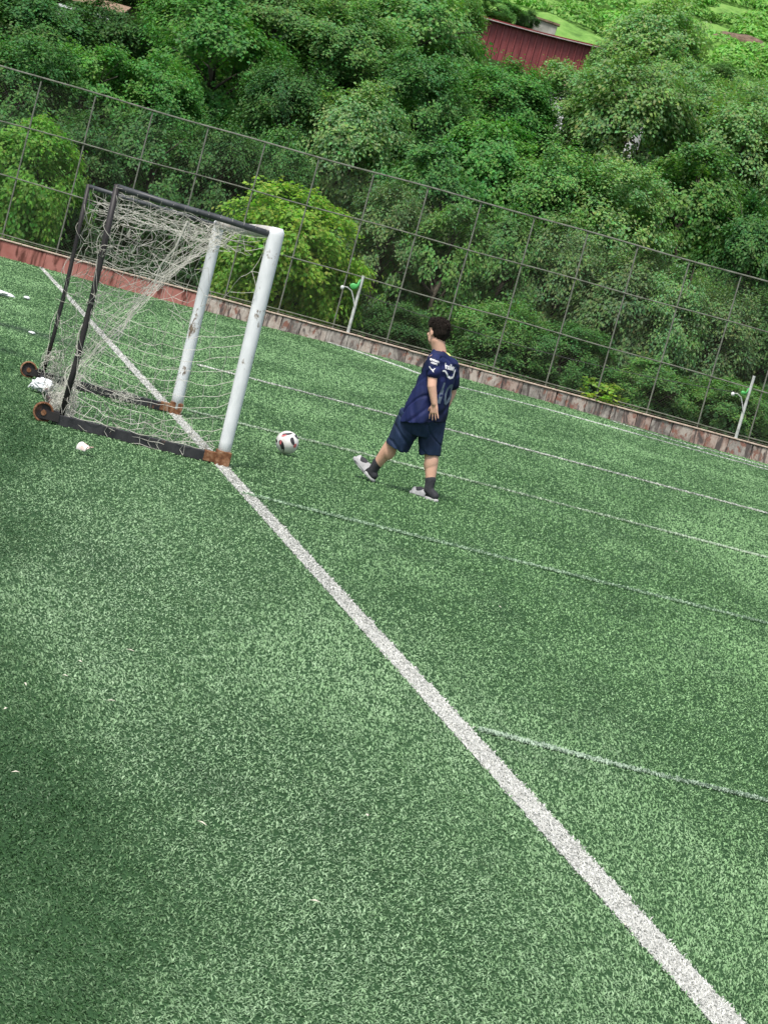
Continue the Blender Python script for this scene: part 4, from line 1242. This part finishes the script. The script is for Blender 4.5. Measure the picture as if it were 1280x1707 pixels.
# legs
limb(q, [hipR, kneR, (-.055, .045, .34), (-.02, .01, .18), ankR], [.085, .066, .066, .046, .038])
q.ellip((-.056, .035, .33), (.065, .065, .10), 16, 12)
limb(q, [hipL, kneL, (-.47, .10, .33), (-.53, .15, .18), ankL], [.085, .066, .063, .045, .038])
q.ellip((-.452, .085, .345), (.062, .062, .10), 16, 12)
# feet inside the socks
def foot(q, heel, toe, h=.04, w_=.040, lift=0):
    heel = np.array(heel, float); toe = np.array(toe, float); d = toe - heel
    limb(q, [heel, heel + d * .45, heel + d * .8, toe], [w_ * .80, w_ * .92, w_, w_ * .65])
heR, toR = (.055, -.015, .045), (-.125, .085, .045)
heL, toL = (-.535, .165, .068), (-.705, .265, .175)
foot(q, heR, toR); foot(q, heL, toL)
# hands
def hand(q, wr, fdir, side, back, curl, sc_=1.0):
    """palm, four unequal fingers and a thumb from the side of the palm"""
    wr = np.array(wr, float); f = np.array(fdir, float); f /= np.linalg.norm(f)
    s = np.array(side, float); s -= f * (s @ f); s /= np.linalg.norm(s)        # towards the thumb
    n = np.cross(f, s)
    for k in range(4):
        off = (.5 - k / 3) * .060 * sc_
        limb(q, [wr + s * off * .45, wr + f * .040 * sc_ + s * off * .8, wr + f * .082 * sc_ + s * off], [.016 * sc_, .0145 * sc_, .0115 * sc_], 10)
    Ls = [.066, .074, .068, .052]
    for k in range(4):
        off = (.5 - k / 3) * .066 * sc_
        sp = s * (.5 - k / 3) * .55
        a = wr + f * .080 * sc_ + s * off
        d1 = f + sp + n * curl[k] * .4; d1 /= np.linalg.norm(d1)
        d2 = f + sp + n * curl[k] * 1.0; d2 /= np.linalg.norm(d2)
        b1 = a + d1 * Ls[k] * .52 * sc_; c_ = b1 + d2 * Ls[k] * .48 * sc_
        limb(q, [a, b1, c_], [.0088 * sc_, .0080 * sc_, .0066 * sc_], 8)
    a = wr + f * .022 * sc_ + s * .022 * sc_
    b1 = a + (f * .7 + s * .75 + n * .2) * .040 * sc_; c_ = b1 + (f * .95 + s * .35 + n * .25) * .034 * sc_
    limb(q, [a, b1, c_], [.0125 * sc_, .0100 * sc_, .0078 * sc_], 8)
hand(q, wrL, (.22, .05, -.97), (-.75, .35, -.1), None, [.25, .2, .15, -.1], 1.0)
hand(q, wrR, (-.15, -.05, -.98), (-.7, .6, 0), None, [.4, .5, .5, .5], .95)
body = fuse(q, 'body', m_skin, .0046, 6, .5)

# hair: a thick cap over the skull, short at the nape
q = MB()
q.ellip(hp(-.014, 0, .048), (.110, .088, .092), 28, 18, HR)
q.ellip(hp(-.040, 0, .010), (.082, .080, .085), 24, 16, HR)
q.ellip(hp(.045, 0, .088), (.062, .066, .050), 20, 12, HR)
q.ellip(hp(-.060, 0, -.035), (.045, .058, .045), 18, 12, HR)
def hairfn(co, no):
    d = (co - HC) @ HR
    cut = (d[:, 2] < .040) & (d[:, 0] > .012)
    n1_ = fbm(co[:, 0] * 70 + co[:, 2] * 25, co[:, 1] * 70, 3, 5) - .5
    co = co + no * (n1_ * .024)[:, None]
    # pull the front and side fringe back inside the head so forehead, temple and ear stay clear
    k = np.clip((.040 - d[:, 2]) / .02, 0, 1) * np.clip((d[:, 0] - .002) / .02, 0, 1)
    tgt = HC + (d * np.array([.6, .6, .8])) @ HR.T
    return co * (1 - k[:, None]) + tgt * k[:, None]
fuse(q, 'hair', m_hair, .0040, 2, .5, hairfn)
r5 = np.random.default_rng(77)
q = MB()
for k in range(900):
    v_ = r5.normal(size=3); v_[2] = abs(v_[2]) * .9 + .1 * r5.random(); v_ /= np.linalg.norm(v_)
    if v_[0] > .55 and v_[2] < .5: continue
    p0 = hp(-.014 + v_[0] * .108, v_[1] * .086, .046 + v_[2] * .090)
    dn = HR @ (v_ * .5 + np.array([.35, .0, -.15]) + r5.normal(size=3) * .35); dn /= np.linalg.norm(dn)
    q.tube([p0, p0 + dn * .014, p0 + dn * .024 + np.array([0, 0, -.004])], [.0022, .0016, .0004], 3, False)
q.build('hair_strands', m_hair, boy)['kind'] = 'stuff'

for s in (1, -1):
    q = MB(); q.ellip(hp(.083, s * .030, -.004), (.006, .012, .005), 10, 8, HR); q.build('eye', m_hair, boy, True)
    q = MB(); q.tube([hp(.090, s * .014, .020), hp(.092, s * .030, .025), hp(.082, s * .046, .021)], [.003, .004, .002], 5); q.build('eyebrow', m_hair, boy)

# shirt
q = MB()
T = -.24
rings(q, [(-.232, .01, .672, .225, .185, .26), (-.232, .01, .74, .222, .182, .20), (-.226, .01, .86, .208, .165, .10), (-.213, .005, 1.0, .195, .148, .03),
          (-.204, 0, 1.12, .192, .138, 0), (-.200, 0, 1.20, .192, .130, 0), (-.202, 0, 1.265, .180, .112, .0), (-.212, 0, 1.305, .135, .088, -.05), (-.228, 0, 1.345, .085, .070, -.12), (-.232, 0, 1.352, .070, .060, -.12)], 44)
limb(q, [(-.262, -.12, 1.265), (-.278, -.165, 1.225), (-.258, -.190, 1.150)], [.062, .070, .070])
limb(q, [(-.11, .12, 1.255), (-.085, .155, 1.20), (-.060, .183, 1.080)], [.062, .072, .072])
def fold(co, no):
    x, y, z = co.T
    low = sstep(1.22, .75, z) if False else np.clip((1.25 - z) / .5, 0, 1)
    a = (fbm(x * 9 + z * 4.5 + 3, y * 9 - z * 2.5, 3, 61) - .5) * .026 * (.35 + low)
    ridge = np.abs(fbm(x * 6 - z * 5 + 9, y * 6 + z * 3, 2, 71) - .5)
    a -= np.clip(.10 - ridge, 0, .1) * .12
    # flat cut at hem and cuffs
    co = co + no * a[:, None]
    return co
shirt = fuse(q, 'shirt', m_shirt, .0075, 5, .5, fold)
# collar ring and yellow back-of-neck panel
def on(obj, o_, d_, dist=5.0):
    return None
dgs = bpy.context.evaluated_depsgraph_get(); dgs.update()
tree = bvhtree.BVHTree.FromObject(shirt, dgs)
def project(q2, name, m, origin, U, V, Nrm, off=.003, parent=None):
    """lay flat print onto the cloth: shoot from outside along -Nrm"""
    out = []
    for (a, b_, c_) in q2.v:
        p = Vector(origin) + Vector(U) * a + Vector(V) * b_ + Vector(Nrm) * .35
        hit = tree.ray_cast(p, -Vector(Nrm), .7)
        if hit[0] is None: h = p - Vector(Nrm) * .35
        else: h = hit[0] + Vector(Nrm) * off
        out.append(tuple(h))
    q2.v = out
    return q2.build(name, m, parent or shirt)
def dense(polys, n=3):
    """triangulate planar polygons on a fine grid so that they can bend with the cloth"""
    q2 = MB()
    bm = bmesh.new()
    for P in polys:
        vs_ = [bm.verts.new((x, y, 0)) for x, y in P]
        bm.faces.new(vs_)
    bmesh.ops.triangulate(bm, faces=bm.faces[:])
    for _ in range(n):
        bmesh.ops.subdivide_edges(bm, edges=bm.edges[:], cuts=1, use_grid_fill=True)
        bmesh.ops.triangulate(bm, faces=bm.faces[:])
    bm.verts.index_update()
    q2.add([v.co[:] for v in bm.verts], [[v.index for v in f.verts] for f in bm.faces])
    bm.free()
    return q2
def text_mb(s, size, shear=0.0, extr=0, bold=0.0, spacing=1.0):
    cu = bpy.data.curves.new('t', 'FONT'); cu.body = s; cu.size = size; cu.shear = shear; cu.align_x = 'CENTER'; cu.resolution_u = 3; cu.offset = bold; cu.space_character = spacing
    o = bpy.data.objects.new('t', cu); COL.objects.link(o)
    dg = bpy.context.evaluated_depsgraph_get(); dg.update()
    me = bpy.data.meshes.new_from_object(o.evaluated_get(dg))
    bm = bmesh.new(); bm.from_mesh(me)
    bmesh.ops.triangulate(bm, faces=bm.faces[:])
    for _ in range(2):
        ed = [e for e in bm.edges if e.calc_length() > size * .12]
        if ed: bmesh.ops.subdivide_edges(bm, edges=ed, cuts=1); bmesh.ops.triangulate(bm, faces=bm.faces[:])
    bm.verts.index_update(); q2 = MB(); q2.add([v.co[:] for v in bm.verts], [[v.index for v in f.verts] for f in bm.faces]); bm.free()
    COL.objects.unlink(o); bpy.data.objects.remove(o)
    return q2
BN = (-F_ * 1.0 + L_ * .05); BN = BN / np.linalg.norm(BN)       # out of his back
BU = -L_                                                        # reading direction seen from behind
BV = np.array([0, 0, 1.])
bo = np.array([-.200, 0, 1.205])
project(text_mb('halley', .072, .0, bold=.0022, spacing=.92), 'name_print', m_prt, bo + BV * .0 - BU * .012, BU, BV, BN)
sw = [(-.105, -.020), (-.085, -.012), (-.062, -.020), (-.030, -.046), (.010, -.062), (.045, -.052), (.066, -.022), (.074, .010), (.092, .012), (.084, -.030), (.056, -.070), (.012, -.084), (-.036, -.066), (-.068, -.036), (-.088, -.028), (-.103, -.034)]
project(dense([sw], 2), 'swoosh_print', m_prt, bo - BU * .006, BU, BV, BN)
project(text_mb('10', .27, .10, bold=.006, spacing=.85), 'number_print', m_num, bo - BV * .315 - BU * .01, BU, BV, BN)
SNn = np.array([-.10, -.99, .05]); SNn /= np.linalg.norm(SNn); SU = np.array([.99, -.10, -.10]); SU /= np.linalg.norm(SU); SV = np.array([.08, .05, .99])
so = np.array([-.272, -.18, 1.222])
project(text_mb('system', .034, 0, bold=.0012, spacing=.95), 'sleeve_print', m_prt, so + SV * .020, SU, SV, SNn)
project(text_mb('.com', .032, 0, bold=.0014), 'sleeve_print', m_prt, so - SV * .004 + SU * .006, SU, SV, SNn)
cat_ = [(-.034, .016), (-.018, .010), (.000, -.002), (.014, -.004), (.022, .012), (.031, .014), (.024, .000), (.022, -.012), (.030, -.026), (.020, -.024), (.008, -.014), (-.010, -.008), (-.022, -.002)]
project(dense([cat_], 1), 'leaping_cat_print', m_prt, so - SV * .050 + SU * .004, SU, SV, SNn)
yp = [(-.055, .012), (-.030, -.018), (0, -.028), (.030, -.018), (.055, .012), (.035, .030), (-.035, .030)]
YN = BN * .75 + np.array([0, 0, .8]); YN /= np.linalg.norm(YN); YV = np.cross(YN, BU) * -1
YV = YV if YV[2] > 0 else -YV
project(dense([[(-.058, .030), (-.048, .004), (-.026, -.018), (0, -.026), (.026, -.018), (.048, .004), (.058, .030), (.02, .036), (-.02, .036)]], 2), 'yellow_neck_panel', m_yel, np.array([-.168, -.016, 1.335]), BU, YV, YN, .004)
q = MB(); q.tube([(-.243 + .062 * math.cos(a) * .9 + 0, .0 + .060 * math.sin(a), 1.352 - .12 * .062 * math.cos(a)) for a in np.linspace(0, 2 * math.pi, 25)], .0055, 6, False)
q.build('collar', mat('collar_trim', (.22, .03, .07), .7)[0], shirt, True)
for (c_, r_) in (((-.252, -.193, 1.093), .058),):
    pass

# shorts
q = MB()
rings(q, [(-.24, .03, .545, .13, .12, 0), (-.235, .025, .62, .165, .14, 0), (-.232, .02, .70, .195, .160, 0), (-.23, .02, .82, .165, .13, 0)], 36)
def leg(q, a, b_, ra, rb):
    a = np.array(a); b_ = np.array(b_); P = [a + (b_ - a) * k / 6 for k in range(7)]
    q.tube(P, [ra + (rb - ra) * k / 6 for k in range(7)], 26)
leg(q, (-.33, .00, .72), (-.396, .055, .385), .130, .115)
leg(q, (-.15, .06, .72), (-.088, .055, .392), .125, .100)
def fold2(co, no):
    x, y, z = co.T
    a = (fbm(x * 11 + z * 3, y * 11 - z * 3, 3, 81) - .5) * .030
    ridge = np.abs(fbm(x * 8 + z * 9, y * 8, 2, 83) - .5)
    return co + no * (a - np.clip(.08 - ridge, 0, .08) * .12)[:, None]
fuse(q, 'shorts', m_short, .0075, 3, .5, fold2)

# socks and slides
for (kn, an, he, to, top) in ((kneR, ankR, heR, toR, (-.018, .010, .182)), (kneL, ankL, heL, toL, (-.528, .148, .198))):
    q = MB()
    limb(q, [top, np.array(an) * .5 + np.array(top) * .5, an], [.051, .046, .044])
    limb(q, [an, he], [.044, .042])
    foot(q, he, to, w_=.046)
    fuse(q, 'sock', m_sock, .005, 2)
def slide(heel, toe, up, side):
    heel = np.array(heel, float); toe = np.array(toe, float); d = toe - heel; Ln = np.linalg.norm(d); d /= Ln
    up = np.array(up, float); up -= d * (up @ d); up /= np.linalg.norm(up); s = np.cross(d, up)
    root = None
    q = MB(); n = 28; vv = []
    for lv, z, k_ in ((0, -.052, .96), (1, -.044, 1.0), (2, -.026, 1.0), (3, -.020, .95)):
        for k in range(n):
            a = 2 * math.pi * k / n; c, s_ = math.cos(a), math.sin(a)
            wd = .046 * (1 + .12 * c)
            vv.append(heel + d * (Ln * .5 + c * (Ln * .5 + .052) * k_) + s * (math.copysign(abs(s_) ** .75, s_) * wd * k_) + up * (z + .004 * (c > .5) * c))
    fs = [(i * n + k, i * n + (k + 1) % n, (i + 1) * n + (k + 1) % n, (i + 1) * n + k) for i in range(3) for k in range(n)]
    fs += [tuple(range(n - 1, -1, -1)), tuple(3 * n + k for k in range(n))]
    q.add(vv, fs); sole = q.build('slide_sandal', m_sole, boy, True)
    # broad strap arching over the front of the foot
    q = MB(); m_, nn = 8, 14; vv = []
    for side_ in (0, 1):
        for i in range(m_):
            f_ = .30 + .74 * i / (m_ - 1)
            for k in range(nn):
                a = math.pi * k / (nn - 1)
                rr_ = (.053 if side_ == 0 else .047) * (1 + .02 * math.sin(i))
                hh = (.050 - .020 * (i / (m_ - 1))) if side_ == 0 else (.044 - .020 * (i / (m_ - 1)))
                vv.append(heel + d * (Ln * f_ + .008) + s * math.cos(a) * rr_ + up * (-.030 + math.sin(a) * (hh + .030)))
    fs = []
    for o_ in (0, m_ * nn):
        for i in range(m_ - 1):
            for k in range(nn - 1):
                fs.append((o_ + i * nn + k, o_ + i * nn + k + 1, o_ + (i + 1) * nn + k + 1, o_ + (i + 1) * nn + k))
    for k in range(nn - 1):
        for i in (0, m_ - 1):
            fs.append((i * nn + k, i * nn + k + 1, m_ * nn + i * nn + k + 1, m_ * nn + i * nn + k))
    q.add(vv, fs); q.build('strap', m_slide, sole, True)
slide(heR, toR, (0, 0, 1), None)
slide(heL, toL, (.45, -.1, 1), None)

# ================================================================= litter
m_plastic = noisy('white_plastic', [(.3, (.62, .66, .68)), (.7, (.82, .84, .85))], 6, .35, bmp=.5, bd=.02, spec=.6)
def crumple(name, loc, r_, seed, m, amp=.55, nu=26, nv=16):
    q = blob((0, 0, 0), r_, seed, nu, nv, amp)
    rr_ = np.random.default_rng(seed)
    q.v = [tuple(np.array(p) + rr_.normal(0, .03, 3) * np.array(r_)) for p in q.v]
    zmin = min(p[2] for p in q.v)
    q.v = [(p[0], p[1], p[2] - zmin) for p in q.v]
    o = q.build(name, m); o.location = loc
    return o
o = crumple('plastic_bag', (-3.33, 17.98, .012), (.092, .085, .060), 21, m_plastic)
q = MB(); q.tube([(-.07, 0, .03), (-.11, .02, .05), (-.13, .0, .015)], [.03, .018, .006], 7); q.build('bag_handle', m_plastic, o, True)
tag(o, 'crumpled white plastic bag on the turf between the two goal wheels', 'plastic bag')
# torn paper cup
m_cup = noisy('paper_cup', [(.4, (.75, .72, .70)), (.6, (.62, .36, .30))], 16, .7, bmp=.1)
q = MB(); vv = []; n = 14
for j, (z, r_) in enumerate(((0, .030), (.05, .038), (.085, .045))):
    for k in range(n):
        a = .2 + 2.7 * k / (n - 1); vv.append((r_ * math.cos(a), z - .04, r_ * math.sin(a) + .035))
q.add(vv, [(j * n + k, j * n + k + 1, (j + 1) * n + k + 1, (j + 1) * n + k) for j in range(2) for k in range(n - 1)])
q.add([(.02, .03, .005), (.075, .05, .012), (.07, -.02, .03), (.03, -.03, .045)], [(0, 1, 2, 3)])
o = q.build('torn_paper_cup', m_cup); o.location = (-2.21, 14.22, .015); o.rotation_euler = (0, -.5, .9)
sol = o.modifiers.new('s', 'SOLIDIFY'); sol.thickness = .002
tag(o, 'torn white and pink paper cup lying in front of the goal side beam', 'paper cup')
o = crumple('plastic_sheet', (-7.35, 32.9, .01), (.42, .20, .05), 33, m_plastic, .35)
tag(o, 'flat strip of white plastic on the turf at the left edge of the photo', 'plastic sheet')
o = crumple('paper_scrap', (-6.98, 34.2, .01), (.06, .07, .03), 35, m_plastic, .3, 12, 8)
tag(o, 'small white scrap right of the plastic strip at the left edge', 'paper scrap')
o = crumple('paper_scrap', (-5.05, 25.6, .01), (.05, .03, .02), 36, m_plastic, .3, 12, 8)
tag(o, 'tiny white scrap on the dark drag marks behind the goal', 'paper scrap')
m_petal = noisy('pale_scrap', [(.3, (.55, .50, .38)), (.7, (.78, .75, .68))], 30, .7, bmp=0)
for k, (x_, y_) in enumerate([(-.98, 7.15), (-1.07, 6.86), (-.77, 6.96), (-.98, 7.45), (-1.05, 6.45), (-.85, 7.9), (.21, 6.35), (-.86, 5.75), (-.28, 5.75), (1.05, 5.9), (.10, 5.3), (.85, 12.1), (1.85, 17.3), (2.9, 19.4)]):
    q = MB(); L = .012 + .004 * (k % 3)
    q.add([(-L, 0, 0), (-.3 * L, -.004, .003), (L, 0, .001), (.2 * L, .005, .004), (0, 0, .006)], [(0, 1, 4), (1, 2, 4), (2, 3, 4), (3, 0, 4), (0, 3, 2, 1)])
    o = q.build('litter_scrap', m_petal); o.location = (x_, y_, .022); o.rotation_euler = (0, 0, k * 1.9)
    tag(o, 'tiny pale scrap or petal lying on the open turf', 'scrap', 'tiny pale scraps scattered on the turf')
